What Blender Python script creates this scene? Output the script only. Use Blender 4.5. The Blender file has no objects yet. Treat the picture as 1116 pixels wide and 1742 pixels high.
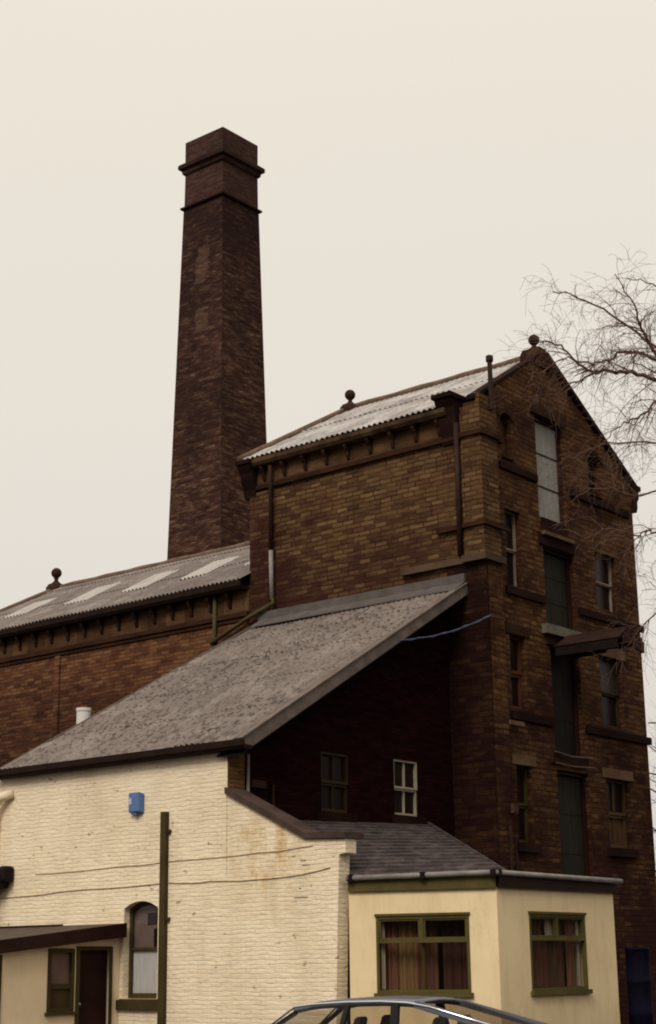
import bpy, bmesh, math, random
from mathutils import Vector, Matrix, noise
from mathutils.geometry import tessellate_polygon
random.seed(7)
R = math.radians
V = Vector
S = bpy.context.scene
C = S.collection
PI = math.pi

# ------------------------------------------------------------------ helpers
def link(o):
    C.objects.link(o); return o

def thing(name, label, cat, loc=(0, 0, 0), group=None):
    o = bpy.data.objects.new(name, None); link(o)
    o.location = loc; o.empty_display_size = .3
    o['label'] = label; o['category'] = cat
    if group: o['group'] = group
    o['_base'] = list(loc)
    return o

def base_of(p):
    b = V((0, 0, 0))
    while p is not None:
        b += p.location; p = p.parent
    return b

def obj(name, bm, mat, parent=None, smooth=False, recalc=True, label=None):
    """link a bmesh (world coordinates) as one mesh object under parent"""
    if recalc: bmesh.ops.recalc_face_normals(bm, faces=bm.faces)
    off = base_of(parent)
    bmesh.ops.translate(bm, verts=bm.verts, vec=-off)
    me = bpy.data.meshes.new(name); bm.to_mesh(me); bm.free()
    if isinstance(mat, (list, tuple)):
        for m in mat: me.materials.append(m)
    else: me.materials.append(mat)
    if smooth:
        for p in me.polygons: p.use_smooth = True
    o = bpy.data.objects.new(name, me); link(o)
    o.parent = parent
    if label: o['label'] = label
    return o

def top(name, bm, mat, label, cat, base, group=None, smooth=False):
    """a thing that is one mesh, its origin at its base"""
    bmesh.ops.recalc_face_normals(bm, faces=bm.faces)
    bmesh.ops.translate(bm, verts=bm.verts, vec=-V(base))
    me = bpy.data.meshes.new(name); bm.to_mesh(me); bm.free(); me.materials.append(mat)
    if smooth:
        for p in me.polygons: p.use_smooth = True
    o = bpy.data.objects.new(name, me); link(o); o.location = base
    o['label'] = label; o['category'] = cat
    if group: o['group'] = group
    return o

def B(): return bmesh.new()

def box(bm, x0, x1, y0, y1, z0, z1, bev=0):
    g = bmesh.ops.create_cube(bm, size=1)
    vs = g['verts']
    for v in vs:
        v.co = V(((x0 + x1) / 2 + v.co.x * (x1 - x0), (y0 + y1) / 2 + v.co.y * (y1 - y0), (z0 + z1) / 2 + v.co.z * (z1 - z0)))
    if bev:
        es = list({e for v in vs for e in v.link_edges})
        bmesh.ops.bevel(bm, geom=es, offset=bev, segments=2, profile=.5, affect='EDGES')
    return bm

def prism(bm, pts, vec):
    """extrude polygon (3D points) along vec"""
    a = [bm.verts.new(V(p)) for p in pts]
    b = [bm.verts.new(V(p) + V(vec)) for p in pts]
    n = len(a)
    bm.faces.new(a); bm.faces.new(b[::-1])
    for i in range(n):
        bm.faces.new((a[i], a[(i + 1) % n], b[(i + 1) % n], b[i]))
    return bm

def bar(bm, p, q, w, h, up=(0, 0, 1)):
    """rectangular bar from p to q, width w sideways, height h along up"""
    p, q = V(p), V(q); d = (q - p).normalized(); s = d.cross(V(up)).normalized(); u = s.cross(d).normalized()
    pts = [p + s * w / 2 * i + u * h / 2 * j for i, j in ((-1, -1), (1, -1), (1, 1), (-1, 1))]
    return prism(bm, pts, q - p)

def tube(bm, pts, radii, n=8, cap=True):
    pts = [V(p) for p in pts]
    if not isinstance(radii, (list, tuple)): radii = [radii] * len(pts)
    rings = []; prev = None
    for i, p in enumerate(pts):
        d = (pts[min(i + 1, len(pts) - 1)] - pts[max(i - 1, 0)])
        if d.length < 1e-9: d = V((0, 0, 1))
        d.normalize()
        if prev is None:
            a = V((0, 0, 1)) if abs(d.z) < .9 else V((1, 0, 0))
            s = d.cross(a).normalized()
        else:
            s = (prev - d * prev.dot(d))
            s = s.normalized() if s.length > 1e-6 else d.orthogonal().normalized()
        prev = s; t = d.cross(s)
        rings.append([bm.verts.new(p + (s * math.cos(2 * PI * k / n) + t * math.sin(2 * PI * k / n)) * radii[i]) for k in range(n)])
    for a, b in zip(rings, rings[1:]):
        for k in range(n):
            bm.faces.new((a[k], a[(k + 1) % n], b[(k + 1) % n], b[k]))
    if cap and n > 2:
        bm.faces.new(rings[0][::-1]); bm.faces.new(rings[-1])
    return bm

def lathe(bm, c, prof, n=20):
    c = V(c); rings = []
    for r, z in prof:
        rings.append([bm.verts.new(c + V((r * math.cos(2 * PI * k / n), r * math.sin(2 * PI * k / n), z))) for k in range(n)])
    for a, b in zip(rings, rings[1:]):
        for k in range(n):
            bm.faces.new((a[k], a[(k + 1) % n], b[(k + 1) % n], b[k]))
    bm.faces.new(rings[0][::-1]); bm.faces.new(rings[-1])
    return bm

def panel(bm, outer, holes, O, U, N, t):
    """wall slab with holes: 2D (u,z) loops on plane O+U*u+Z*z, thickness t inwards (-N)"""
    O, U, N = V(O), V(U), V(N)
    loops = [outer] + holes
    to3 = lambda p: O + U * p[0] + V((0, 0, p[1]))
    flat = [p for l in loops for p in l]
    tris = tessellate_polygon([[V((p[0], p[1], 0)) for p in l] for l in loops])
    f = [bm.verts.new(to3(p)) for p in flat]
    b = [bm.verts.new(to3(p) - N * t) for p in flat]
    for a in tris:
        try:
            bm.faces.new([f[i] for i in a]); bm.faces.new([b[i] for i in reversed(a)])
        except ValueError: pass
    k = 0
    for l in loops:
        n = len(l)
        for i in range(n):
            i0, i1 = k + i, k + (i + 1) % n
            bm.faces.new((f[i0], f[i1], b[i1], b[i0]))
        k += n
    return bm

def rect(u0, u1, v0, v1): return [(u0, v0), (u1, v0), (u1, v1), (u0, v1)]

def arch(u0, u1, v0, v1, rise, n=10):
    """v1 = springing height, rise above it"""
    w = (u1 - u0) / 2; c = (u0 + u1) / 2
    r = (w * w + rise * rise) / (2 * rise); a = math.asin(min(1, w / r))
    if rise >= w: a = PI - a if rise > w else PI / 2
    pts = [(u0, v0), (u1, v0)]
    for i in range(n + 1):
        t = a - 2 * a * i / n
        pts.append((c + r * math.sin(t), v1 + rise - r + r * math.cos(t)))
    return pts

def frame_rect(bm, O, U, N, u0, u1, v0, v1, w, t, wb=None):
    """rectangular frame ring of bar width w and thickness t, butt-jointed"""
    wb = wb or w
    for a in ((u0, u0 + w, v0, v1), (u1 - w, u1, v0, v1), (u0 + w, u1 - w, v1 - w, v1), (u0 + w, u1 - w, v0, v0 + wb)):
        slab(bm, O, U, N, a[0], a[1], a[2], a[3], 0, t)

def slab(bm, O, U, N, u0, u1, v0, v1, n0, n1):
    """box in wall coordinates; n along outward normal"""
    O, U, N = V(O), V(U), V(N)
    pts = [O + U * u + V((0, 0, v)) + N * n0 for u, v in rect(u0, u1, v0, v1)]
    return prism(bm, pts, N * (n1 - n0))

# ------------------------------------------------------------------ materials
def nt(name):
    m = bpy.data.materials.new(name); m.use_nodes = True
    t = m.node_tree; b = t.nodes['Principled BSDF']
    return m, t, b

def N(t, typ, **k):
    n = t.nodes.new(typ)
    for a, v in k.items():
        if a.startswith('i_'): n.inputs[a[2:].replace('_', ' ')].default_value = v
        else: setattr(n, a, v)
    return n

def L(t, a, b): t.links.new(a, b)

def ramp(t, fac, stops):
    r = t.nodes.new('ShaderNodeValToRGB'); e = r.color_ramp.elements
    while len(e) > 1: e.remove(e[-1])
    e[0].position = stops[0][0]; e[0].color = (*stops[0][1], 1)
    for p, c in stops[1:]:
        x = e.new(p); x.color = (*c, 1)
    L(t, fac, r.inputs['Fac']); return r.outputs['Color']

def g3(v): return (v, v, v)

def noi(t, vec, scale, detail=4, rough=.55, dist=0):
    n = N(t, 'ShaderNodeTexNoise'); n.inputs['Scale'].default_value = scale; n.inputs['Detail'].default_value = detail
    n.inputs['Roughness'].default_value = rough; n.inputs['Distortion'].default_value = dist
    L(t, vec, n.inputs['Vector']); return n.outputs['Fac']

def mix(t, fac, a, b, typ='MIX'):
    m = N(t, 'ShaderNodeMix', data_type='RGBA', blend_type=typ)
    for s, v in ((m.inputs[0], fac), (m.inputs[6], a), (m.inputs[7], b)):
        if isinstance(v, (int, float)): s.default_value = v
        elif isinstance(v, tuple): s.default_value = (*v, 1) if len(v) == 3 else v
        else: L(t, v, s)
    return m.outputs[2]

def math_(t, op, a, b=0, clamp=False):
    m = N(t, 'ShaderNodeMath', operation=op, use_clamp=clamp)
    for s, v in ((m.inputs[0], a), (m.inputs[1], b)):
        if isinstance(v, (int, float)): s.default_value = v
        else: L(t, v, s)
    return m.outputs[0]

def wpos(t):
    g = N(t, 'ShaderNodeNewGeometry'); return g.outputs['Position'], g.outputs['True Normal']

def mapping(t, vec, scale):
    m = N(t, 'ShaderNodeMapping'); m.inputs['Scale'].default_value = scale
    L(t, vec, m.inputs['Vector']); return m.outputs['Vector']

def wall_uv(t):
    """(horizontal run along the wall, height, 0) in metres for walls facing along x or y"""
    p, n = wpos(t)
    sp = N(t, 'ShaderNodeSeparateXYZ'); L(t, p, sp.inputs[0])
    sn = N(t, 'ShaderNodeSeparateXYZ'); L(t, n, sn.inputs[0])
    ax = math_(t, 'ABSOLUTE', sn.outputs[0]); f = math_(t, 'GREATER_THAN', ax, .6)
    u = math_(t, 'ADD', math_(t, 'MULTIPLY', sp.outputs[1], f), math_(t, 'MULTIPLY', sp.outputs[0], math_(t, 'SUBTRACT', 1, f)))
    c = N(t, 'ShaderNodeCombineXYZ'); L(t, u, c.inputs[0]); L(t, sp.outputs[2], c.inputs[1])
    return c.outputs[0], p, sp

def masonry(name, bw, bh, stops, mortar, msize=.014, soot=(.014, .008, .006), soot_lo=.45, soot_hi=.7, soot_max=.85,
            zdark=None, sscale=.35, jit=.028, bump=.6, rough=.95, fine=.2, warp=.0, ydark=None, dash=.35, mvis=.75, spec=.05, dsc=(1.7, 7.5, 1)):
    m, t, b = nt(name)
    uv, p, sp = wall_uv(t)
    # wobble the joints
    nv = N(t, 'ShaderNodeTexNoise'); nv.inputs['Scale'].default_value = 2.3; nv.inputs['Detail'].default_value = 3; L(t, uv, nv.inputs['Vector'])
    off = N(t, 'ShaderNodeVectorMath', operation='SUBTRACT'); L(t, nv.outputs['Color'], off.inputs[0]); off.inputs[1].default_value = (.5, .5, .5)
    sc = N(t, 'ShaderNodeVectorMath', operation='SCALE'); L(t, off.outputs[0], sc.inputs[0]); sc.inputs[3].default_value = jit * 2 + warp
    ad = N(t, 'ShaderNodeVectorMath', operation='ADD'); L(t, uv, ad.inputs[0]); L(t, sc.outputs[0], ad.inputs[1])
    br = N(t, 'ShaderNodeTexBrick'); L(t, ad.outputs[0], br.inputs['Vector'])
    br.inputs['Scale'].default_value = 1; br.inputs['Brick Width'].default_value = bw; br.inputs['Row Height'].default_value = bh
    br.inputs['Mortar Size'].default_value = msize; br.inputs['Mortar Smooth'].default_value = .4; br.inputs['Bias'].default_value = 0
    br.offset = .5; br.squash = 1.25; br.squash_frequency = 3
    br.inputs['Color1'].default_value = (0, 0, 0, 1); br.inputs['Color2'].default_value = (1, 1, 1, 1); br.inputs['Mortar'].default_value = (.5, .5, .5, 1)
    grain = noi(t, p, 9, 6, .7)
    broad = noi(t, p, sscale, 5, .6)
    dn = N(t, 'ShaderNodeMapRange'); L(t, noi(t, mapping(t, ad.outputs[0], dsc), 1.0, 4, .65, .4), dn.inputs[0]); dn.inputs[1].default_value = .28; dn.inputs[2].default_value = .72
    val = math_(t, 'ADD', math_(t, 'MULTIPLY', br.outputs['Color'], 1 - fine - dash), math_(t, 'MULTIPLY', grain, fine))
    val = math_(t, 'ADD', val, math_(t, 'MULTIPLY', dn.outputs[0], dash))
    col = ramp(t, val, stops)
    # streaky per-stone blackening
    mm = mapping(t, uv, (1.2, 5.5, 1)); st = noi(t, mm, 1.0, 5, .7)
    sm = math_(t, 'ADD', math_(t, 'MULTIPLY', broad, .62), math_(t, 'MULTIPLY', st, .38))
    sm = math_(t, 'ADD', sm, math_(t, 'MULTIPLY', math_(t, 'SUBTRACT', br.outputs['Color'], .5), -.09))
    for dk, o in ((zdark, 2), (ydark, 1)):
        if dk:   # ramp of the dark tone between two heights / along the wall
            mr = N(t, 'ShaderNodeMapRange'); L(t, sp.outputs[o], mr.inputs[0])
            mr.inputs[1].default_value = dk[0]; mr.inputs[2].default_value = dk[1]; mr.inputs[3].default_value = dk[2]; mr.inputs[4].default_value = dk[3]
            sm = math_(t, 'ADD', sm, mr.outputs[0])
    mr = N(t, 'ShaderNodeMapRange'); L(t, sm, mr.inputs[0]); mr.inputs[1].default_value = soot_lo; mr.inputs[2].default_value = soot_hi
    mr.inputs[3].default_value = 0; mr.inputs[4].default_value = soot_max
    mv = N(t, 'ShaderNodeMapRange'); L(t, noi(t, p, 1.7, 4, .7), mv.inputs[0]); mv.inputs[1].default_value = .38; mv.inputs[2].default_value = .6; mv.inputs[3].default_value = .3 * mvis; mv.inputs[4].default_value = mvis
    mf = mix(t, math_(t, 'MULTIPLY', br.outputs['Fac'], mv.outputs[0]), col, mortar)
    out = mix(t, mr.outputs[0], mf, soot)
    L(t, out, b.inputs['Base Color'])
    b.inputs['Roughness'].default_value = rough; b.inputs['Specular IOR Level'].default_value = spec
    h = math_(t, 'SUBTRACT', math_(t, 'MULTIPLY', grain, .6), br.outputs['Fac'])
    h = math_(t, 'ADD', h, math_(t, 'MULTIPLY', br.outputs['Color'], .5))
    bp = N(t, 'ShaderNodeBump'); bp.inputs['Strength'].default_value = bump; bp.inputs['Distance'].default_value = .02
    L(t, h, bp.inputs['Height']); L(t, bp.outputs['Normal'], b.inputs['Normal'])
    return m

M = {}
GOLD = [(.1, (.032, .015, .009)), (.32, (.066, .033, .016)), (.55, (.104, .056, .025)), (.75, (.142, .082, .037)), (.95, (.25, .155, .08))]
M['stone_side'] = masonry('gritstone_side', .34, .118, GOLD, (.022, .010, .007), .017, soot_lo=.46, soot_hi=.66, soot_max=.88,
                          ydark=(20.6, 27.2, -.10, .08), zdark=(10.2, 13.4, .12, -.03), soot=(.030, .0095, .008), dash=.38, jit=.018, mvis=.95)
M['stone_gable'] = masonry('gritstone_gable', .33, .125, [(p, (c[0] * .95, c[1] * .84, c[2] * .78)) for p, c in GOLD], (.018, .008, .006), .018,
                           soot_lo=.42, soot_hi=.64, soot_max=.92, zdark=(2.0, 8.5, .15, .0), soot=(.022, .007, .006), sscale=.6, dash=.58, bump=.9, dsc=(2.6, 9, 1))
M['stone_corner'] = masonry('blackened_corner_stone', .33, .125, [(p, (c[0] * .5, c[1] * .42, c[2] * .4)) for p, c in GOLD], (.012, .005, .004), .018,
                           soot_lo=.3, soot_hi=.55, soot_max=.93, soot=(.012, .004, .004), sscale=.6, dash=.5)
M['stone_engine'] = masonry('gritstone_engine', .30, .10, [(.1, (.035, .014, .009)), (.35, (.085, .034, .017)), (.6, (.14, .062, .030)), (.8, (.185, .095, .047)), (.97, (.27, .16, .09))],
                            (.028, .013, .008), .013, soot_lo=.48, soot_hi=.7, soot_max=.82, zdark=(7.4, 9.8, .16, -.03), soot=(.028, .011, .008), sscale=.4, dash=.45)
M['stone_chimney'] = masonry('chimney_brick', .26, .095, [(.1, (.022, .010, .009)), (.4, (.048, .020, .015)), (.58, (.085, .042, .028)), (.74, (.14, .080, .050)), (.93, (.27, .18, .115))],
                             (.026, .014, .010), .014, soot_lo=.4, soot_hi=.64, soot_max=.85, zdark=(18, 31, -.05, .08), soot=(.020, .010, .009), sscale=.35, dash=.62, dsc=(1.5, 6, 1))
M['chimney_top'] = masonry('chimney_top_brick', .25, .09, [(.1, (.026, .012, .010)), (.5, (.060, .030, .023)), (.9, (.10, .058, .042))], (.05, .03, .024), .014, soot_lo=.42, soot_hi=.7, soot_max=.75, soot=(.022, .010, .009), sscale=.7, dash=.5)
M['chimney_cornice'] = masonry('cornice_stone', .5, .3, [(.1, (.018, .008, .007)), (.9, (.055, .030, .024))], (.02, .009, .008), .006, soot_lo=.42, soot_hi=.7, soot_max=.7, soot=(.014, .007, .006), sscale=1.5)
M['patch'] = masonry('repair_brick', .26, .095, [(.1, (.042, .022, .016)), (.6, (.088, .050, .034)), (.95, (.16, .10, .065))], (.05, .03, .022), .014, soot_lo=.5, soot_hi=.78, soot_max=.6, soot=(.022, .011, .009), sscale=.9, dash=.5)
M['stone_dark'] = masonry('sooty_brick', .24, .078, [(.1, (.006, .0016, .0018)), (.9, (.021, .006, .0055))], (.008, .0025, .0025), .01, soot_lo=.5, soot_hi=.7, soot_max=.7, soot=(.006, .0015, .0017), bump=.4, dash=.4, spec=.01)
M['brick_brown'] = masonry('brown_brick', .24, .08, [(0, (.07, .03, .014)), (.6, (.17, .085, .035)), (1, (.26, .15, .07))], (.05, .027, .016), .012, soot_lo=.5, soot_hi=.7, soot_max=.7)
M['stone_trim'] = masonry('dressed_stone_dark', .9, .5, [(.1, (.020, .009, .006)), (.9, (.055, .025, .013))], (.02, .009, .006), .006, soot_lo=.42, soot_hi=.62, soot_max=.8, soot=(.018, .008, .006), sscale=1.1, bump=.35)
M['stone_black'] = masonry('blackened_stone', .9, .5, [(.1, (.011, .004, .0035)), (.9, (.026, .011, .008))], (.010, .004, .003), .006, soot_lo=.45, soot_hi=.65, soot=(.010, .005, .004), sscale=1.2, bump=.35)
M['stone_pale'] = masonry('dressed_stone_pale', 1.4, .6, [(0, (.08, .045, .025)), (1, (.16, .098, .055))], (.1, .05, .03), .004, soot_lo=.5, soot_hi=.75, soot_max=.7, sscale=1.5, bump=.3)
M['ledge'] = masonry('weathered_ledge', 1.4, .6, [(.1, (.05, .03, .02)), (.9, (.11, .072, .045))], (.05, .03, .02), .004, soot_lo=.45, soot_hi=.7, soot_max=.8, sscale=1.5, bump=.3)
M['frieze'] = masonry('frieze_stone', .7, .6, [(.1, (.045, .021, .011)), (.9, (.125, .068, .031))], (.03, .014, .008), .008, soot_lo=.42, soot_hi=.64, soot_max=.88, sscale=.9, soot=(.028, .012, .008))

def cream(name, brick=True):
    m, t, b = nt(name)
    uv, p, sp = wall_uv(t)
    base = ramp(t, noi(t, p, .8, 4, .6), [(.3, (.74, .60, .41)), (.55, (.82, .68, .485)), (.8, (.86, .73, .535))]) if brick else \
        ramp(t, noi(t, p, .9, 4, .6), [(.3, (.72, .555, .325)), (.7, (.80, .63, .385))])
    if brick:
        nv = N(t, 'ShaderNodeTexNoise'); nv.inputs['Scale'].default_value = 3.1; nv.inputs['Detail'].default_value = 4; L(t, uv, nv.inputs['Vector'])
        off = N(t, 'ShaderNodeVectorMath', operation='SUBTRACT'); L(t, nv.outputs['Color'], off.inputs[0]); off.inputs[1].default_value = (.5, .5, .5)
        sc = N(t, 'ShaderNodeVectorMath', operation='SCALE'); L(t, off.outputs[0], sc.inputs[0]); sc.inputs[3].default_value = .09
        ad = N(t, 'ShaderNodeVectorMath', operation='ADD'); L(t, uv, ad.inputs[0]); L(t, sc.outputs[0], ad.inputs[1])
        br = N(t, 'ShaderNodeTexBrick'); L(t, ad.outputs[0], br.inputs['Vector'])
        br.inputs['Scale'].default_value = 1; br.inputs['Brick Width'].default_value = .24; br.inputs['Row Height'].default_value = .078
        br.inputs['Mortar Size'].default_value = .012; br.inputs['Mortar Smooth'].default_value = .8
        br.inputs['Color1'].default_value = (0, 0, 0, 1); br.inputs['Color2'].default_value = (1, 1, 1, 1); br.inputs['Mortar'].default_value = (.3, .3, .3, 1)
        # thin paint over the joints: patches where the joint shows through
        show = N(t, 'ShaderNodeMapRange'); L(t, noi(t, p, 1.3, 5, .7), show.inputs[0]); show.inputs[1].default_value = .5; show.inputs[2].default_value = .72
        show.inputs[3].default_value = .02; show.inputs[4].default_value = .38
        jf = math_(t, 'MULTIPLY', br.outputs['Fac'], show.outputs[0])
        base = mix(t, jf, base, (.24, .15, .075))
        # rust under the coping and flaked spots
        d1 = N(t, 'ShaderNodeVectorMath', operation='DISTANCE'); L(t, p, d1.inputs[0]); d1.inputs[1].default_value = (22.5, 20.0, 3.85)
        rr = N(t, 'ShaderNodeMapRange'); L(t, d1.outputs['Value'], rr.inputs[0]); rr.inputs[1].default_value = 1.5; rr.inputs[2].default_value = .5; rr.inputs[3].default_value = 0; rr.inputs[4].default_value = 1
        rs = N(t, 'ShaderNodeMapRange'); L(t, noi(t, mapping(t, p, (1, 1, .6)), 2.2, 6, .72), rs.inputs[0]); rs.inputs[1].default_value = .46; rs.inputs[2].default_value = .66
        base = mix(t, math_(t, 'MULTIPLY', math_(t, 'MULTIPLY', rr.outputs[0], rs.outputs[0]), .75), base, (.52, .31, .10))
        fl = N(t, 'ShaderNodeMapRange'); L(t, noi(t, mapping(t, p, (1, 1, 1.8)), 4.2, 3, .6), fl.inputs[0]); fl.inputs[1].default_value = .67; fl.inputs[2].default_value = .73; fl.inputs[4].default_value = .8
        base = mix(t, fl.outputs[0], base, (.26, .13, .06))
        gr = N(t, 'ShaderNodeMapRange'); L(t, noi(t, mapping(t, p, (1.5, 1.5, .35)), 1.4, 4, .6), gr.inputs[0]); gr.inputs[1].default_value = .5; gr.inputs[2].default_value = .8; gr.inputs[4].default_value = .3
        base = mix(t, gr.outputs[0], base, (.45, .33, .22))
        h = math_(t, 'ADD', math_(t, 'MULTIPLY', br.outputs['Color'], .45), math_(t, 'MULTIPLY', br.outputs['Fac'], -.55))
        h = math_(t, 'ADD', h, math_(t, 'MULTIPLY', noi(t, mapping(t, p, (2.2, 2.2, 7)), 1.6, 5, .6), 2.2))
        bp = N(t, 'ShaderNodeBump'); bp.inputs['Strength'].default_value = .5; bp.inputs['Distance'].default_value = .026
    else:
        vo = N(t, 'ShaderNodeTexVoronoi', feature='DISTANCE_TO_EDGE'); vo.inputs['Scale'].default_value = .55
        wv = N(t, 'ShaderNodeVectorMath', operation='ADD'); nz = N(t, 'ShaderNodeTexNoise'); nz.inputs['Scale'].default_value = 2.2; nz.inputs['Detail'].default_value = 5; L(t, p, nz.inputs['Vector']); L(t, p, wv.inputs[0]); L(t, nz.outputs['Color'], wv.inputs[1]); L(t, wv.outputs[0], vo.inputs['Vector'])
        ck = N(t, 'ShaderNodeMapRange'); L(t, vo.outputs['Distance'], ck.inputs[0]); ck.inputs[1].default_value = .006; ck.inputs[2].default_value = .0; ck.inputs[4].default_value = .14
        base = mix(t, ck.outputs[0], base, (.3, .2, .1))
        fz = N(t, 'ShaderNodeSeparateXYZ'); L(t, p, fz.inputs[0])
        sp1 = N(t, 'ShaderNodeMapRange'); L(t, math_(t, 'ADD', fz.outputs[2], math_(t, 'MULTIPLY', noi(t, mapping(t, p, (2.5, 2.5, .6)), 1.5, 5, .7), -1.6)), sp1.inputs[0]); sp1.inputs[1].default_value = .35; sp1.inputs[2].default_value = -.6; sp1.inputs[4].default_value = .5
        base = mix(t, sp1.outputs[0], base, (.42, .30, .17))
        st = N(t, 'ShaderNodeMapRange'); L(t, noi(t, mapping(t, p, (2.2, 2.2, .5)), 1.5, 5, .65), st.inputs[0]); st.inputs[1].default_value = .5; st.inputs[2].default_value = .8; st.inputs[4].default_value = .45
        base = mix(t, st.outputs[0], base, (.5, .34, .16))
        h = noi(t, p, 60, 4, .6)
        bp = N(t, 'ShaderNodeBump'); bp.inputs['Strength'].default_value = .35; bp.inputs['Distance'].default_value = .006
    L(t, base, b.inputs['Base Color']); L(t, h, bp.inputs['Height']); L(t, bp.outputs['Normal'], b.inputs['Normal'])
    b.inputs['Roughness'].default_value = .75; b.inputs['Specular IOR Level'].default_value = .2
    return m
M['cream'] = cream('cream_painted_brick'); M['render'] = cream('buff_painted_render', False)

def plain(name, col, rough=.6, var=.35, scale=3, spec=.08, metal=0, bump=0, streak=None):
    m, t, b = nt(name)
    p, n = wpos(t)
    if streak: p = mapping(t, p, streak)
    f = noi(t, p, scale, 5, .65)
    lo = tuple(c * (1 - var) for c in col); hi = tuple(min(1, c * (1 + var)) for c in col)
    L(t, ramp(t, f, [(.3, lo), (.7, hi)]), b.inputs['Base Color'])
    b.inputs['Roughness'].default_value = rough; b.inputs['Specular IOR Level'].default_value = spec; b.inputs['Metallic'].default_value = metal
    if bump:
        bp = N(t, 'ShaderNodeBump'); bp.inputs['Strength'].default_value = bump; bp.inputs['Distance'].default_value = .01
        L(t, f, bp.inputs['Height']); L(t, bp.outputs['Normal'], b.inputs['Normal'])
    return m

def sheet_mat(name, base, dark, pale, dscale=5, dlo=.52, dhi=.62, damt=.8, along=(1, 1, 1), plo=.5, phi=.75, rough=.85):
    """weathered fibre-cement sheeting: lichen dots, pale bloom"""
    m, t, b = nt(name)
    p, n = wpos(t)
    c = ramp(t, noi(t, p, .5, 5, .6), [(.3, tuple(x * .85 for x in base)), (.7, tuple(x * 1.15 for x in base))])
    pm = N(t, 'ShaderNodeMapRange'); L(t, noi(t, mapping(t, p, along), 1.1, 6, .7), pm.inputs[0]); pm.inputs[1].default_value = plo; pm.inputs[2].default_value = phi; pm.inputs[4].default_value = .9
    c = mix(t, pm.outputs[0], c, pale)
    dm = N(t, 'ShaderNodeMapRange'); L(t, noi(t, mapping(t, p, (.9, 1.0, .9)), dscale, 4, .7), dm.inputs[0]); dm.inputs[1].default_value = dlo; dm.inputs[2].default_value = dhi; dm.inputs[4].default_value = damt
    br = N(t, 'ShaderNodeMapRange'); L(t, noi(t, p, .45, 3, .5), br.inputs[0]); br.inputs[1].default_value = .3; br.inputs[2].default_value = .62; br.inputs[3].default_value = .35; br.inputs[4].default_value = 1
    c = mix(t, math_(t, 'MULTIPLY', dm.outputs[0], br.outputs[0]), c, dark)
    sk = N(t, 'ShaderNodeMapRange'); L(t, noi(t, mapping(t, p, (.3, 3.2, .3)), 1.6, 5, .7), sk.inputs[0]); sk.inputs[1].default_value = .5; sk.inputs[2].default_value = .68; sk.inputs[4].default_value = .55
    c = mix(t, sk.outputs[0], c, tuple(x * .45 + y * .3 for x, y in zip(base, dark)))
    L(t, c, b.inputs['Base Color']); b.inputs['Roughness'].default_value = rough; b.inputs['Specular IOR Level'].default_value = .2
    bp = N(t, 'ShaderNodeBump'); bp.inputs['Strength'].default_value = .3; bp.inputs['Distance'].default_value = .01
    L(t, noi(t, p, 12, 4, .7), bp.inputs['Height']); L(t, bp.outputs['Normal'], b.inputs['Normal'])
    return m
M['sheet_lean'] = sheet_mat('lichened_cement_sheet', (.198, .157, .135), (.04, .026, .022), (.33, .28, .25), 7.5, .515, .57, .85)
M['sheet_mill'] = sheet_mat('frosted_cement_sheet', (.255, .22, .2), (.13, .10, .088), (.52, .485, .465), 5, .56, .7, .6, plo=.38, phi=.62)
M['sheet_engine'] = sheet_mat('grey_cement_sheet', (.19, .152, .135), (.08, .058, .048), (.36, .32, .295), 6, .5, .62, .6)
M['roof_light'] = sheet_mat('rooflight_sheet', (.42, .375, .345), (.22, .185, .165), (.55, .51, .475), 4, .6, .8, .4)

def slate():
    m, t, b = nt('old_slate')
    p, n = wpos(t)
    br = N(t, 'ShaderNodeTexBrick'); L(t, p, br.inputs['Vector'])
    br.inputs['Scale'].default_value = 1; br.inputs['Brick Width'].default_value = .3; br.inputs['Row Height'].default_value = .2; br.inputs['Mortar Size'].default_value = .008
    br.inputs['Color1'].default_value = (0, 0, 0, 1); br.inputs['Color2'].default_value = (1, 1, 1, 1); br.inputs['Mortar'].default_value = (0, 0, 0, 1)
    mp = N(t, 'ShaderNodeMapping'); mp.inputs['Rotation'].default_value = (0, 0, R(-28)); L(t, p, mp.inputs['Vector']); L(t, mp.outputs[0], br.inputs['Vector'])
    c = ramp(t, br.outputs['Color'], [(0, (.016, .009, .009)), (.5, (.032, .019, .018)), (1, (.055, .034, .032))])
    pm = N(t, 'ShaderNodeMapRange'); L(t, noi(t, mapping(t, p, (1, 1, 1)), 3.5, 6, .75), pm.inputs[0]); pm.inputs[1].default_value = .52; pm.inputs[2].default_value = .72; pm.inputs[4].default_value = .8
    c = mix(t, pm.outputs[0], c, (.15, .105, .095))
    L(t, c, b.inputs['Base Color']); b.inputs['Roughness'].default_value = .7
    bp = N(t, 'ShaderNodeBump'); bp.inputs['Strength'].default_value = .6; bp.inputs['Distance'].default_value = .012
    L(t, math_(t, 'SUBTRACT', br.outputs['Color'], math_(t, 'MULTIPLY', br.outputs['Fac'], 2)), bp.inputs['Height']); L(t, bp.outputs['Normal'], b.inputs['Normal'])
    return m
M['cream_smooth'] = plain('cream_smooth_paint', (.76, .605, .40), .75, .12, 1.2)
M['slate'] = slate()

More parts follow.
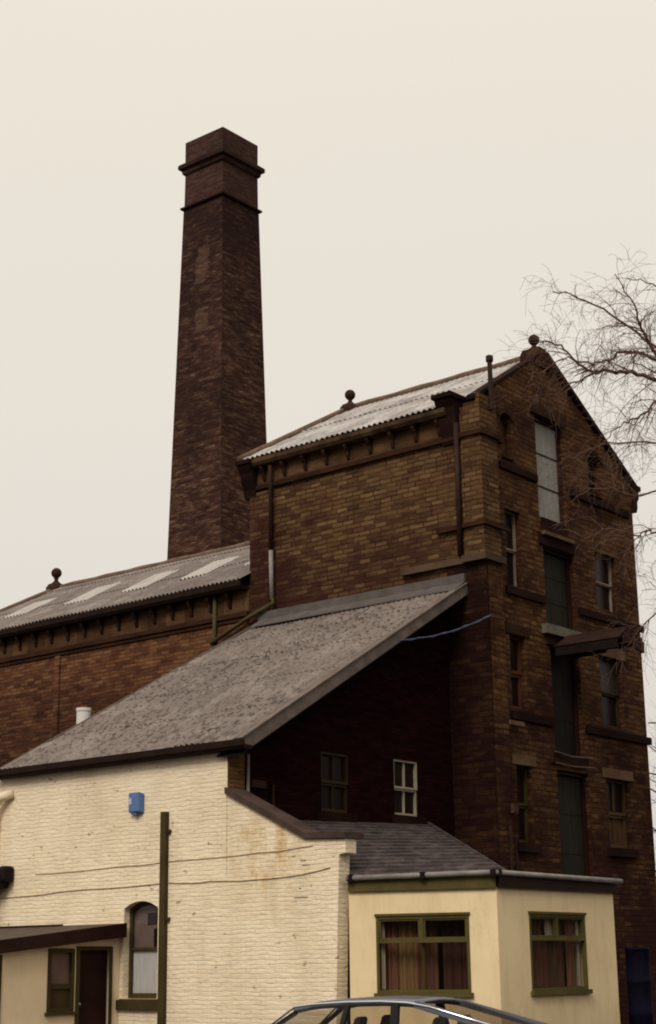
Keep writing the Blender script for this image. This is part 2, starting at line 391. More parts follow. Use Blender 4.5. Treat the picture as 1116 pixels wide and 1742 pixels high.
def glass(name, tint=(.02, .012, .012), transp=0., rough=.03, spec=.5, ior=1.5):
    m, t, b = nt(name)
    b.inputs['Base Color'].default_value = (*tint, 1); b.inputs['Roughness'].default_value = rough; b.inputs['Specular IOR Level'].default_value = spec
    p, n = wpos(t)
    bp = N(t, 'ShaderNodeBump'); bp.inputs['Strength'].default_value = .05; bp.inputs['Distance'].default_value = .02
    L(t, noi(t, p, 3, 2, .5), bp.inputs['Height']); L(t, bp.outputs['Normal'], b.inputs['Normal'])
    if transp:
        o = t.nodes['Material Output']; tr = N(t, 'ShaderNodeBsdfTransparent'); gl = N(t, 'ShaderNodeBsdfGlossy'); gl.inputs['Roughness'].default_value = rough
        tr.inputs['Color'].default_value = (transp, transp * .98, transp * .95, 1)
        fr = N(t, 'ShaderNodeFresnel'); fr.inputs['IOR'].default_value = ior; L(t, bp.outputs['Normal'], gl.inputs['Normal'])
        mx = N(t, 'ShaderNodeMixShader'); gg = N(t, 'ShaderNodeNewGeometry'); L(t, math_(t, 'MULTIPLY', fr.outputs[0], math_(t, 'SUBTRACT', 1, gg.outputs['Backfacing'])), mx.inputs[0]); L(t, tr.outputs[0], mx.inputs[1]); L(t, gl.outputs[0], mx.inputs[2]); L(t, mx.outputs[0], o.inputs['Surface'])
    return m
M['glass_dark'] = glass('dark_dusty_glass', (.012, .006, .0055), 0, .3, .12)
M['glass_grey'] = glass('grey_blind_glass', (.038, .028, .026), 0, .4, .15)
M['glass_clear'] = glass('clear_window_glass', transp=.88, ior=1.35)
M['glass_car'] = glass('car_window_glass', transp=.88, ior=1.22)
M['olive'] = plain('olive_green_paint', (.085, .066, .02), .5, .25, 2)
M['olive_dark'] = plain('dark_olive_paint', (.05, .036, .014), .5, .25, 2)
M['brown_dark'] = plain('dark_brown_paint', (.022, .008, .006), .5, .3, 2)
M['door_grey'] = plain('pale_grey_door_paint', (.26, .245, .225), .7, .22, 2.5, streak=(6, 6, .7))
M['door_green'] = plain('dark_green_grey_door_paint', (.021, .017, .013), .7, .3, 2, streak=(6, 6, .6))
M['door_black'] = plain('dark_door_paint', (.012, .008, .006), .7, .3, 2, streak=(6, 6, .6))
M['white_paint'] = plain('off_white_paint', (.34, .29, .21), .6, .15, 4)
M['sash_pale'] = plain('pale_sash_paint', (.24, .18, .135), .6, .2, 4)
M['sash_brown'] = plain('red_brown_sash_paint', (.085, .03, .017), .6, .2, 4)
M['sash_tan'] = plain('tan_sash_paint', (.075, .043, .018), .6, .25, 4)
M['sash_olive'] = plain('faded_olive_sash_paint', (.030, .021, .009), .6, .2, 4)
M['barge'] = plain('weathered_bargeboard', (.14, .106, .09), .8, .35, 3, streak=(.8, 3, .8))
M['lead'] = plain('grey_flashing_sheet', (.095, .08, .072), .6, .25, 2.5)
M['iron'] = plain('black_iron', (.012, .007, .006), .5, .3, 5)
M['gutter_black'] = plain('old_black_gutter', (.016, .007, .005), .7, .4, 3)
M['gutter_brown'] = plain('weathered_brown_gutter', (.06, .034, .018), .8, .7, 2.2, bump=.3)
M['gutter_grey'] = plain('grey_gutter', (.21, .19, .175), .5, .3, 3)
M['pipe_grey'] = plain('pale_grey_pipe', (.22, .205, .185), .5, .25, 4)
M['rail'] = plain('dull_rail_paint', (.07, .05, .042), .6, .3, 4)
M['pipe_brown'] = plain('brown_iron_pipe', (.03, .014, .010), .6, .3, 4)
M['pipe_green'] = plain('mossy_green_pipe', (.06, .052, .02), .6, .3, 4)
M['pipe_cream'] = plain('cream_painted_pipe', (.74, .62, .46), .6, .1, 4)
M['felt'] = plain('roofing_felt', (.085, .06, .046), .85, .3, 3, bump=.3)
M['coping'] = plain('dark_coping_stone', (.06, .038, .03), .85, .35, 2.5, bump=.4)
M['blue_box'] = plain('blue_enamel', (.10, .165, .33), .35, .12, 6)
M['blue_tank'] = plain('navy_tank_paint', (.004, .003, .011), .8, .3, 4)
M['blue_cable'] = plain('blue_grey_cable', (.07, .075, .13), .5, .2, 8)
M['black_cable'] = plain('dark_cable', (.02, .012, .01), .6, .2, 8)
M['dirt_cable'] = plain('painted_over_cable', (.48, .36, .23), .7, .3, 8)
M['rust_wood'] = plain('red_brown_boards', (.026, .011, .009), .85, .5, 3, bump=.4, streak=(4, .6, 4))
M['ball'] = plain('finial_stone', (.035, .017, .012), .85, .4, 9, bump=.3)
M['ridge'] = plain('ridge_tile', (.13, .085, .06), .85, .4, 3)
M['ridge_dark'] = plain('dark_ridge_tile', (.06, .032, .022), .85, .4, 3)
M['bark'] = plain('bark', (.12, .068, .05), .9, .4, 6)
M['bark_grey'] = plain('far_bark', (.09, .07, .065), .9, .3, 2)
M['flue'] = plain('white_flue_metal', (.62, .58, .54), .45, .12, 3)
M['curtain_red'] = plain('faded_red_curtain', (.22, .105, .08), .9, .3, 3, streak=(9, 9, .2))
M['curtain_olive'] = plain('olive_curtain', (.24, .155, .075), .9, .25, 3, streak=(9, 9, .2))
M['curtain_white'] = plain('white_net', (.45, .40, .34), .9, .12, 3, streak=(9, 9, .2))
M['room'] = plain('room_wall', (.34, .20, .15), .9, .2, 1)
M['net_pane'] = plain('frosted_pane', (.40, .37, .35), .35, .25, 3, streak=(14, 14, .5))
M['dark_bank'] = plain('dark_bank_surface', (.045, .038, .022), .95, .5, .12)
M['asphalt'] = plain('asphalt', (.05, .047, .045), .9, .25, 6, bump=.3)
M['paint_car'] = plain('blue_grey_car_paint', (.11, .113, .135), .28, .05, 2, spec=.6)
M['chrome'] = plain('bright_trim', (.72, .72, .74), .15, .03, 3, metal=1)
M['rubber'] = plain('black_rubber', (.012, .011, .011), .6, .2, 5)
M['plastic'] = plain('black_plastic', (.014, .012, .012), .45, .2, 5)
M['seat'] = plain('grey_seat_cloth', (.07, .06, .055), .9, .2, 8)
M['rim'] = plain('wheel_metal', (.4, .4, .41), .3, .1, 4, metal=1)
M['lamp_red'] = plain('red_lamp', (.3, .01, .008), .2, .1, 6)
M['lamp_white'] = plain('clear_lamp', (.6, .6, .58), .15, .1, 6)

# ------------------------------------------------------------------ generic building bits
XW = (0, 1, 0), (-1, 0, 0)     # wall facing -x: run along y, outward normal
YW = (1, 0, 0), (0, -1, 0)     # wall facing -y: run along x

def corrugated(bm, A, U, W, ulen, wmax, pitch=.15, amp=.026, rows=None, wtop=None, sheet=2.1, step=.03, sag=.02, seed=0, per=6, wbot=None):
    """corrugated sheeting: A lower corner, U along the eave, W up the slope"""
    A, U, W = V(A), V(U).normalized(), V(W).normalized(); n = U.cross(W).normalized()
    if n.z < 0: n = -n
    nu = max(2, int(ulen / pitch * per)); ns = max(1, math.ceil(wmax / sheet))
    for s in range(ns):
        prev = None
        for j in range(4):
            w0 = s * sheet + sheet * 1.03 * j / 3
            row = []
            for i in range(nu + 1):
                u = ulen * i / nu
                wt = wtop(u) if wtop else wmax
                wb = wbot(u) if wbot else 0
                w = max(min(w0, wt), wb)
                h = amp * math.sin(2 * PI * u / pitch) + step * (1 - j / 3)
                q = A + U * u + W * w
                h += sag * (noise.noise(V((u * .35 + seed, w * .3, seed * 3.1))) + .5 * noise.noise(V((u * 1.1, w * .9, seed))))
                row.append(bm.verts.new(q + n * h))
            if prev:
                for i in range(nu):
                    a, b_, c, d = prev[i], prev[i + 1], row[i + 1], row[i]
                    if (c.co - b_.co).length < 1e-4 and (d.co - a.co).length < 1e-4: continue
                    bm.faces.new((a, b_, c, d))
            prev = row
    loose = [v for v in bm.verts if not v.link_faces]
    bmesh.ops.delete(bm, geom=loose, context='VERTS')
    return bm

def solid(o, t):
    m = o.modifiers.new('thickness', 'SOLIDIFY'); m.thickness = t; m.offset = -1
    return o

def bracket(parent, O, U, Nn, u, zt, h=.42, d=.28, w=.11, mat=None):
    """scrolled corbel under a gutter"""
    O, U, Nn = V(O), V(U), V(Nn); bm = B()
    prof = [(0, zt), (d, zt), (d, zt - h * .2), (d * .75, zt - h * .38), (d * .5, zt - h * .5), (d * .42, zt - h * .72), (d * .2, zt - h * .95), (0, zt - h)]
    prism(bm, [O + U * (u - w / 2) + Nn * a + V((0, 0, z)) for a, z in prof], U * w)
    return obj('corbel_bracket', bm, mat or M['stone_black'], parent)

def finial(parent, c, r=.14, h=.55, wbase=.26):
    bm = B()
    x, y, z = c
    lathe(bm, (x, y, z), [(wbase * 1.15, -.25), (wbase * 1.15, .03), (wbase, .05), (wbase * .95, h * .16), (wbase * .55, h * .24), (r * .42, h * .36), (r * .36, h * .46), (r * .5, h * .49)]
          + [(max(.004, r * math.cos(a)), h - r + r * math.sin(a)) for a in [R(-62 + 12 * k) for k in range(13)]], 18)
    return obj('ball_finial', bm, M['ball'], parent, smooth=True)

def sash(parent, O, U, Nn, u0, u1, v0, v1, rec, frame, pane, bars='2', fw=.06, sill=None, lintel=None, pane_lo=None, seed=0, v1a=None, depth=.07, fmat_lo=None):
    """sash window set 'rec' metres into the wall; panes > frame"""
    O3 = V(O) - V(Nn) * rec
    top_ = v1
    w = None
    mid = v0 + (v1 - v0) * .5
    bm = B(); slab(bm, O3, U, Nn, u0 - .03, u1 + .03, mid, (v1a or v1) + .03, -.03, 0)
    w = obj('window', bm, pane, parent)
    bm = B(); slab(bm, O3 - V(Nn) * .02, U, Nn, u0 - .03, u1 + .03, v0 - .03, mid, -.03, 0)
    obj('lower_pane', bm, pane_lo or pane, w)
    bm = B()
    frame_rect(bm, O3, U, Nn, u0, u1, mid - .02, v1, fw, depth)
    bm2 = B()
    frame_rect(bm2, O3 - V(Nn) * .02, U, Nn, u0, u1, v0, mid - .022, fw, depth - .01, fw * 1.4)
    um = (u0 + u1) / 2
    if '2' in bars:
        slab(bm, O3, U, Nn, um - .018, um + .018, mid - .02 + fw, v1 - fw, 0, .045)
        slab(bm2, O3 - V(Nn) * .02, U, Nn, um - .018, um + .018, v0 + fw * 1.4, mid - .022 - fw, 0, .045)
    obj('upper_sash', bm, frame, w); obj('lower_sash', bm2, fmat_lo or frame, w)
    if sill:
        bm = B(); slab(bm, O, U, Nn, u0 - .12, u1 + .14, v0 - .2, v0 - .002, -rec + .002, .09); obj('sill', bm, sill, w)
    if lintel:
        bm = B(); slab(bm, O, U, Nn, u0 - .16, u1 + .18, v1 + .002, v1 + .24, -rec + .002, .025); obj('lintel', bm, lintel, w)
    return w

# ================================================================== ground
bm = B()
for a in ((-400, -400), (600, -400), (600, 600), (-400, 600)): bm.verts.new((a[0], a[1], 0))
bm.faces.new(bm.verts[:])
gnd = obj('ground', bm, M['asphalt']); gnd['kind'] = 'structure'

bm = B(); rows = []
hr = random.Random(4)
for j in range(9):
    rr_ = 70 + 22 * j; row = []
    for i in range(41):
        a = R(130 + 225 * i / 40)   # unseen bank added behind the viewpoint to darken window reflections and gable
        edge = min(1, i / 5, (40 - i) / 5); hgt = 54 * edge * (1 - (1 - j / 8) ** 1.6) + 6 * noise.noise(V((math.cos(a) * 6, math.sin(a) * 6, j * .4))) * (j > 0) * edge
        row.append(bm.verts.new((rr_ * math.cos(a), rr_ * math.sin(a), max(.0, hgt) + .02)))
    rows.append(row)
for a, b in zip(rows, rows[1:]):
    for i in range(40): bm.faces.new((a[i], a[i + 1], b[i + 1], b[i]))
hl = obj('unseen_dark_bank', bm, M['dark_bank'], smooth=True); hl['kind'] = 'structure'

# ================================================================== factory chimney
cx, cy = 43.2, 40.8
ch = thing('factory_chimney', 'tall tapering square brick chimney rising behind the lower roof', 'chimney', (cx, cy, 0))
def ring4(bm, prof, c=(cx, cy)):
    rings = [[bm.verts.new((c[0] + sx * h, c[1] + sy * h, z)) for sx, sy in ((-1, -1), (1, -1), (1, 1), (-1, 1))] for h, z in prof]
    for a, b in zip(rings, rings[1:]):
        for k in range(4): bm.faces.new((a[k], a[(k + 1) % 4], b[(k + 1) % 4], b[k]))
    bm.faces.new(rings[0][::-1]); bm.faces.new(rings[-1])
    return bm
prof = []
for k in range(21):
    z = 31.0 * k / 20; prof.append((1.75 - (1.75 - 1.07) * z / 31.0, z))
obj('shaft', ring4(B(), prof), M['stone_chimney'], ch)
obj('string_course', ring4(B(), [(1.06, 30.95), (1.17, 31.02), (1.17, 31.1), (1.06, 31.16)]), M['stone_black'], ch)
obj('upper_shaft', ring4(B(), [(1.05, 31.12), (1.035, 32.6)]), M['chimney_top'], ch)
obj('cornice', ring4(B(), [(1.04, 32.52), (1.12, 32.6), (1.14, 32.74), (1.25, 32.8), (1.25, 32.96), (1.2, 33.02), (1.05, 33.08)]), M['chimney_cornice'], ch)
bm = ring4(B(), [(1.04, 33.05), (1.04, 34.02), (.8, 34.02), (.8, 33.2)])
obj('parapet', bm, M['chimney_top'], ch)
# two areas of lighter repair brickwork on the left flank, ragged thin facings
for (y0, y1, z0, z1) in ((40.35, 41.15, 27.5, 29.1), (40.35, 41.1, 25.4, 26.5)):
    bm = B(); hz = lambda z: 1.75 - .68 * z / 31.0; rg = random.Random(int(z0 * 10)); pts = []
    nn = int((z1 - z0) / .13)
    for k in range(nn): 
        e = rg.choice((0, 0, .08, .16)); pts += [(y1 - e, z0 + .13 * k), (y1 - e, z0 + .13 * k + .129)]
    for k in range(nn - 1, -1, -1):
        e = rg.choice((0, 0, .08, .2)); pts += [(y0 + e, z0 + .13 * k + .129), (y0 + e, z0 + .13 * k)]
    prism(bm, [(cx - hz(z) - .012, y, z) for y, z in pts], (.1, 0, 0))
    obj('repair_patch', bm, M['patch'], ch)

# ================================================================== engine house (lower range, left)
eh = thing('engine_house', 'lower stone mill range with grey corrugated roof and pale rooflights', 'building', (33.5, 34, 0))
XE = 29.86
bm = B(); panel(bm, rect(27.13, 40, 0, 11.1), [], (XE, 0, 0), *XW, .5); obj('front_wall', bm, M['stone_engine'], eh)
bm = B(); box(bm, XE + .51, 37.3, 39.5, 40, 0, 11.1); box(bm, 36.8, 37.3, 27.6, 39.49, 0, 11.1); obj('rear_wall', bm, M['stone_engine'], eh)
bm = B()
slab(bm, (XE, 0, 0), *XW, 27.13, 40.05, 10.3, 10.42, .002, .1); slab(bm, (XE, 0, 0), *XW, 27.13, 40.02, 10.2, 10.298, .002, .05)
obj('string_course', bm, M['stone_trim'], eh)
bm = B(); slab(bm, (XE, 0, 0), *XW, 27.13, 40, 10.425, 10.98, .002, .03); obj('frieze', bm, M['frieze'], eh)
for k in range(18): bracket(eh, (XE - .03, 0, 0), *XW, 27.75 + .69 * k, 11.0, .44, .2, .09, M['stone_trim'])
bm = B(); 
prof = [(0, 10.98), (.30, 10.98), (.36, 11.06), (.36, 11.2), (.3, 11.2), (.27, 11.08), (0, 11.08)]
prism(bm, [V((XE - a, 27.13, z)) for a, z in prof], (0, 13.1, 0)); obj('gutter', bm, M['gutter_black'], eh)
bm = B(); 
for y, w in ((34.4, .1), (39.25, .22)): slab(bm, (XE, 0, 0), *XW, y - w, y + w, 0, 10.19, .002, .05)
obj('pilaster', bm, M['stone_engine'], eh)
# roof: front slope with short hip, rear slope, hip
zr, ze, xr, xe = 13.45, 11.18, 33.6, 29.5
Wd = V((xr - xe, 0, zr - ze)); wl = Wd.length
def wt(u):
    y = 27.13 + u
    return wl if y <= 38.8 else max(0, wl * (40.15 - y) / 1.35)
bm = B(); corrugated(bm, (xe, 27.13, ze), (0, 1, 0), Wd, 13.02, wl, wtop=wt, seed=2); roof_e = solid(obj('roof', bm, M['sheet_engine'], eh, recalc=False), .012)
bm = B()
a = [bm.verts.new(p) for p in ((xr, 27.13, zr - .02), (xr, 38.8, zr - .02), (37.7, 40.15, ze), (37.7, 27.13, ze))]; bm.faces.new(a)
b_ = [bm.verts.new(p) for p in ((xr, 38.8, zr - .02), (xe, 40.15, ze), (37.7, 40.15, ze))]; bm.faces.new(b_)
obj('rear_roof', bm, M['sheet_engine'], eh)
bm = B(); tube(bm, [(xr, 27.13 + .5 * k, zr + .04 + .012 * math.sin(k * 2.1)) for k in range(24)] + [(xr, 38.85, zr + .03), (xe - .02, 40.17, ze + .04)], .11, 8); obj('ridge_cap', bm, M['ridge'], eh, smooth=True)
nrm = V((0, 1, 0)).cross(Wd).normalized(); nrm = nrm if nrm.z > 0 else -nrm
for y0, w0, w1 in ((37.55, .32, .62), (34.9, .33, .66), (32.45, .33, .66), (30.1, .33, .66), (27.75, .33, .66)):
    bm = B(); A = V((xe, y0 - .48, ze)) + Wd * w0 + nrm * .045
    corrugated(bm, A, (0, 1, 0), Wd, 1.0, wl * (w1 - w0), seed=2, sag=0, step=0, sheet=5); solid(obj('roof_light', bm, M['roof_light'], eh, recalc=False), .01)
finial(eh, (33.6, 38.95, 13.5), .17, .68, .28)
bm = B(); tube(bm, [(XE - .09, 28.25, 11.0), (XE - .09, 28.28, 8.9)], .055, 10); obj('downpipe', bm, M['pipe_green'], eh, smooth=True)

# ================================================================== tall mill block
ml = thing('stone_mill', 'tall gabled sandstone mill with stacked loading doors and hoist', 'building', (33.5, 23.5, 0))
XS, YG = 30.0, 20.0
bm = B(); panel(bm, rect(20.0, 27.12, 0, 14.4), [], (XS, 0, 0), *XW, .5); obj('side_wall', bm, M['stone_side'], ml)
# gable with openings
go = [(30.5, 0), (37.2, 0), (37.2, 13.95), (33.1, 16.42), (32.85, 16.42), (30.0, 14.62), (30.0, 14.42), (30.5, 14.42)]
go = [(30.502, 0), (37.2, 0), (37.2, 13.95), (33.15, 16.42), (32.85, 16.42), (30.502, 14.86)]
L1 = (30.95, 31.6); R1 = (35.0, 36.08)
doors = {'d0': (32.5, 33.84, 12.15, 14.8), 'd1': (32.6, 33.98, 9.48, 11.45), 'd2': (32.7, 34.02, 6.43, 9.0), 'd3': (32.72, 34.15, 3.2, 6.05)}
holes = []
wl_ = {'wl1': (30.95, 31.6, 10.2, 12.05), 'wl2': (30.93, 31.6, 7.3, 9.03), 'wl3': (30.98, 31.62, 4.28, 6.02)}
wr_ = {'wr1': (35.05, 36.1, 10.3, 11.78), 'wr2': (35.0, 36.1, 7.32, 9.08), 'wr3': (35.0, 36.12, 4.35, 6.03)}
for d in doors.values(): holes.append(rect(*d))
for d in list(wl_.values()) + list(wr_.values()): holes.append(rect(*d))
holes.append(arch(30.92, 31.4, 13.3, 14.2, .24)); holes.append(arch(34.98, 35.6, 13.25, 14.05, .31))
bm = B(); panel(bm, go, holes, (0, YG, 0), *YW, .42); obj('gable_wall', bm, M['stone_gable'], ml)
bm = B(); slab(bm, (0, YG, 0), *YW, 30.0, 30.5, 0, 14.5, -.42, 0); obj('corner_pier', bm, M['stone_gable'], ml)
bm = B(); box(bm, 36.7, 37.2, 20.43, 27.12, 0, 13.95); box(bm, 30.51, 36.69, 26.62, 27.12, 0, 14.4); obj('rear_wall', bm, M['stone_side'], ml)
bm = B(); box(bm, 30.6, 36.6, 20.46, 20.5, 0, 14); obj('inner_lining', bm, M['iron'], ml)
# clasping pier at the near corner, both faces
bm = B()
slab(bm, (XS, 0, 0), *XW, 20.0, 20.46, 10.745, 14.38, .002, .09)
prism(bm, [(29.91, 19.998, 10.745), (29.91, 19.9, 10.745), (30.62, 19.9, 10.745), (30.62, 19.998, 10.745)], (0, 0, 3.9))
obj('clasping_buttress', bm, M['stone_side'], ml)
bm = B(); prism(bm, [(30.02, 19.998, 0), (30.02, 19.9, 0), (30.6, 19.9, 0), (30.6, 19.998, 0)], (0, 0, 10.575)); obj('lower_buttress', bm, M['stone_gable'], ml)
bm = B(); slab(bm, (XS, 0, 0), *XW, 19.9, 21.0, 0, 10.575, .002, .06); obj('blackened_corner_facing', bm, M['stone_corner'], ml)
bm = B(); slab(bm, (XS, 0, 0), *XW, 26.53, 27.18, 0, 13.55, .002, .07); obj('quoin_strip', bm, M['stone_side'], ml)
# strings, ledges
bm = B()
slab(bm, (XS, 0, 0), *XW, 20.47, 27.2, 13.62, 13.74, .002, .1)
slab(bm, (XS, 0, 0), *XW, 19.899, 20.468, 13.62, 13.74, .092, .16)
slab(bm, (0, YG, 0), *YW, 29.84, 30.66, 13.62, 13.74, .102, .17)
slab(bm, (0, YG, 0), *YW, 30.662, 30.92, 13.62, 13.74, .002, .08)
slab(bm, (XS, 0, 0), *XW, 20.47, 21.25, 11.42, 11.52, .002, .1)
slab(bm, (XS, 0, 0), *XW, 19.899, 20.468, 11.42, 11.52, .092, .16)
slab(bm, (0, YG, 0), *YW, 29.84, 30.9, 11.42, 11.52, .102, .17)
obj('string_course', bm, M['stone_trim'], ml)
bm = B()
slab(bm, (XS, 0, 0), *XW, 20.47, 22.3, 10.58, 10.74, .002, .12)
slab(bm, (XS, 0, 0), *XW, 19.9, 20.468, 10.58, 10.74, .092, .22)
slab(bm, (0, YG, 0), *YW, 29.78, 30.64, 10.58, 10.74, .102, .2)
obj('ledge', bm, M['ledge'], ml)
bm = B(); slab(bm, (XS, 0, 0), *XW, 20.47, 27.12, 13.745, 14.25, .002, .03); obj('frieze', bm, M['frieze'], ml)
for k in range(9): bracket(ml, (XS - .03, 0, 0), *XW, 21.08 + .70 * k, 14.22, .40, .19, .09, M['stone_trim'])
bm = B(); prof = [(0, 14.22), (.26, 14.22), (.32, 14.3), (.32, 14.4), (.26, 14.4), (0, 14.38)]
prism(bm, [V((XS - a, 20.75, z)) for a, z in prof], (0, 6.55, 0)); obj('gutter', bm, M['gutter_brown'], ml)
# kneeler stones at both ends of the eave
def kneeler(y0, y1, zb, zt, d=.42, mat=None):
    bm = B(); pr = [(-.3, zt - .08), (d, zt - .08), (d * .98, zt - .16), (d * .7, zt - .3), (d * .62, zt - .46), (d * .3, zb + .2), (d * .22, zb), (-.3, zb)]
    prism(bm, [V((XS - a, y0, z)) for a, z in pr], (0, y1 - y0, 0))
    box(bm, XS - d - .06, XS + .3, y0 - .05, y1 + .05, zt - .078, zt + .03)
    return obj('kneeler_stone', bm, mat or M['stone_black'], ml)
kneeler(20.52, 21.0, 13.55, 14.7, .36)
kneeler(26.95, 27.36, 13.45, 14.38, .36)
bm = B(); tube(bm, [(XS - .13, 20.55, 14.0), (XS - .12, 20.56, 10.76)], .065, 10); obj('downpipe', bm, M['pipe_brown'], ml, smooth=True)
bm = B(); tube(bm, [(XS - .2, 26.36, 14.15), (XS - .13, 26.4, 13.7), (XS - .13, 26.4, 11.9)], .055, 10); obj('downpipe', bm, M['pipe_brown'], ml, smooth=True)
bm = B(); tube(bm, [(XS - .13, 26.4, 11.898), (XS - .13, 26.37, 10.62)], .058, 10); obj('downpipe', bm, M['pipe_grey'], ml, smooth=True, label='pale grey lower length of downpipe')
bm = B(); tube(bm, [(XS - .13, 26.37, 10.64), (XS - .15, 26.28, 10.53), (XS - .25, 27.0, 10.25), (XS - .3, 28.32, 9.72)], .055, 10); obj('sloping_downpipe', bm, M['pipe_green'], ml, smooth=True)
# gable sill bands (broken by the door stack)
for z, a0, a1, b0, b1 in ((12.96, 30.8, 32.42, 34.0, 36.9), (9.93, 30.85, 32.52, 34.1, 37.3), (7.0, 30.85, 32.62, 34.14, 37.32)):
    for u0, u1 in ((a0, a1), (b0, b1)):
        bm = B(); slab(bm, (0, YG, 0), *YW, u0, u1, z + .04, z + .22, .002, .07); obj('sill_band', bm, M['stone_black'], ml)
bm = B(); slab(bm, (0, YG, 0), *YW, 30.62, 31.2, 6.88, 6.98, .102, .14); obj('ledge', bm, M['stone_pale'], ml)
# windows
sash(ml, (0, YG, 0), *YW, *wl_['wl1'], .2, M['sash_pale'], M['glass_dark'], '', .032)
sash(ml, (0, YG, 0), *YW, *wl_['wl2'], .2, M['sash_brown'], M['glass_dark'], '', .07, lintel=M['stone_trim'])
sash(ml, (0, YG, 0), *YW, *wl_['wl3'], .2, M['olive_dark'], M['glass_dark'], '', .06, sill=M['stone_black'], lintel=M['stone_pale'])
sash(ml, (0, YG, 0), *YW, *wr_['wr1'], .2, M['sash_pale'], M['glass_dark'], '', .032)
sash(ml, (0, YG, 0), *YW, *wr_['wr2'], .2, M['sash_olive'], M['glass_grey'], '', .05, lintel=M['stone_pale'], pane_lo=M['glass_dark'])
sash(ml, (0, YG, 0), *YW, *wr_['wr3'], .2, M['sash_tan'], M['glass_dark'], '2', .07, sill=M['stone_black'], lintel=M['stone_pale'], pane_lo=plain('boarded_pane', (.07, .036, .02), .8, .3, 3))
for (u0, u1, v0, v1, mt) in ((30.9, 31.42, 13.28, 14.46, M['stone_pale']), (34.95, 35.65, 13.22, 14.4, M['iron'])):
    bm = B(); slab(bm, (0, YG, 0), *YW, u0, u1, v0, v1, -.25, -.2); w = obj('arched_window', bm, M['frieze'] if mt is M['stone_pale'] else M['glass_dark'], ml)
    bm = B(); slab(bm, (0, YG, 0), *YW, u0 + .03, u1 - .03, v0 + .02, v0 + .07, -.198, .06); obj('sill', bm, M['stone_trim'], w)
    c = (u0 + u1) / 2; hw = (u1 - u0) / 2 - .02; pts = []
    bm = B()
    arcp = arch(c - hw - .13, c + hw + .13, 0, v1 - hw * .55, hw * .62 + .1)[2:]; arci = arch(c - hw, c + hw, 0, v1 - hw * .55, hw * .62 - .02)[2:]
    for i in range(len(arcp) - 1):
        q = [arcp[i], arcp[i + 1], arci[i + 1], arci[i]]
        prism(bm, [(p[0], YG - .002, p[1]) for p in q], (0, -.03, 0))
    obj('arch_stones', bm, M['stone_trim'], w)
# taking-in doors
def loft_door(d, mat, rec=.2, rails=(.34, .66), boards=5, lint=None, thr=None):
    u0, u1, v0, v1 = d; bm = B(); Y = YG + rec
    n = boards; w = (u1 - u0 + .02) / n
    for k in range(n): slab(bm, (0, Y, 0), *YW, u0 - .01 + w * k + .004, u0 - .01 + w * (k + 1) - .004, v0, v1, -.05, 0)
    o = obj('loading_door', bm, mat, ml)
    for f in rails:
        bm = slab(B(), (0, Y, 0), *YW, u0, u1, v0 + (v1 - v0) * f - .02, v0 + (v1 - v0) * f + .02, .001, .012)
        obj('rail', bm, M['door_black'] if mat is M['door_grey'] else mat, o)
    bm = B()
    for x0, x1, z0, z1 in ((u1 - .07, u1 + .0, v0, v1), (u0, u1 - .072, v1 - .08, v1)): slab(bm, (0, Y, 0), *YW, x0, x1, z0, z1, .014, .09)
    obj('door_frame', bm, M['brown_dark'], o)
    if lint:
        bm = B(); slab(bm, (0, YG, 0), *YW, u0 - .2, u1 + .1, v1 + .002, v1 + .3, -.1, .05); obj('lintel', bm, lint, o)
    if thr:
        bm = B(); slab(bm, (0, YG, 0), *YW, u0 - .16, u1 + .1, v0 - .2, v0 - .002, -.1, .12); obj('threshold', bm, thr, o)
    return o
loft_door(doors['d0'], M['door_grey'], lint=M['stone_trim'], thr=None)
bm = B(); slab(bm, (0, YG, 0), *YW, 32.55, 33.75, 11.82, 12.148, .002, .05); obj('blackened_threshold', bm, M['stone_black'], ml)
bm = B(); slab(bm, (0, YG, 0), *YW, 32.5, 33.9, 11.7, 11.79, .002, .14); obj('ledge', bm, M['stone_pale'], ml)
loft_door(doors['d1'], M['door_green'], lint=M['stone_black'])
bm = B(); slab(bm, (0, YG, 0), *YW, 32.35, 33.95, 9.24, 9.47, .002, .16); obj('pale_threshold', bm, plain('pale_threshold', (.115, .098, .075), .8, .3, 4), ml)
loft_door(doors['d2'], M['door_black'], lint=M['stone_trim'])
bm = B(); slab(bm, (0, YG, 0), *YW, 32.5, 34.1, 6.2, 6.42, .002, .06); obj('threshold', bm, M['stone_trim'], ml)
loft_door(doors['d3'], M['door_green'])
bm = B(); tube(bm, [(32.52, YG - .1, 6.44), (33.2, YG - .13, 6.37), (34.2, YG - .1, 6.42)], .022, 6); tube(bm, [(32.55, YG - .1, 6.18), (33.3, YG - .14, 6.14), (34.3, YG - .1, 6.2)], .02, 6); obj('rail_bar', bm, M['rail'], ml)
bm = B(); slab(bm, (0, YG, 0), *YW, 30.53, 30.72, 4.9, 5.1, .102, .19); obj('vent_box', bm, M['ledge'], ml)
bm = B(); tube(bm, [(30.42, YG - .14, 4.6), (30.42, YG - .13, 3.0)], .03, 8); tube(bm, [(30.75, YG - .06, 4.4), (30.77, YG - .06, 3.2), (31.0, YG - .06, 3.05)], .025, 8); obj('wall_pipe', bm, M['pipe_brown'], ml)
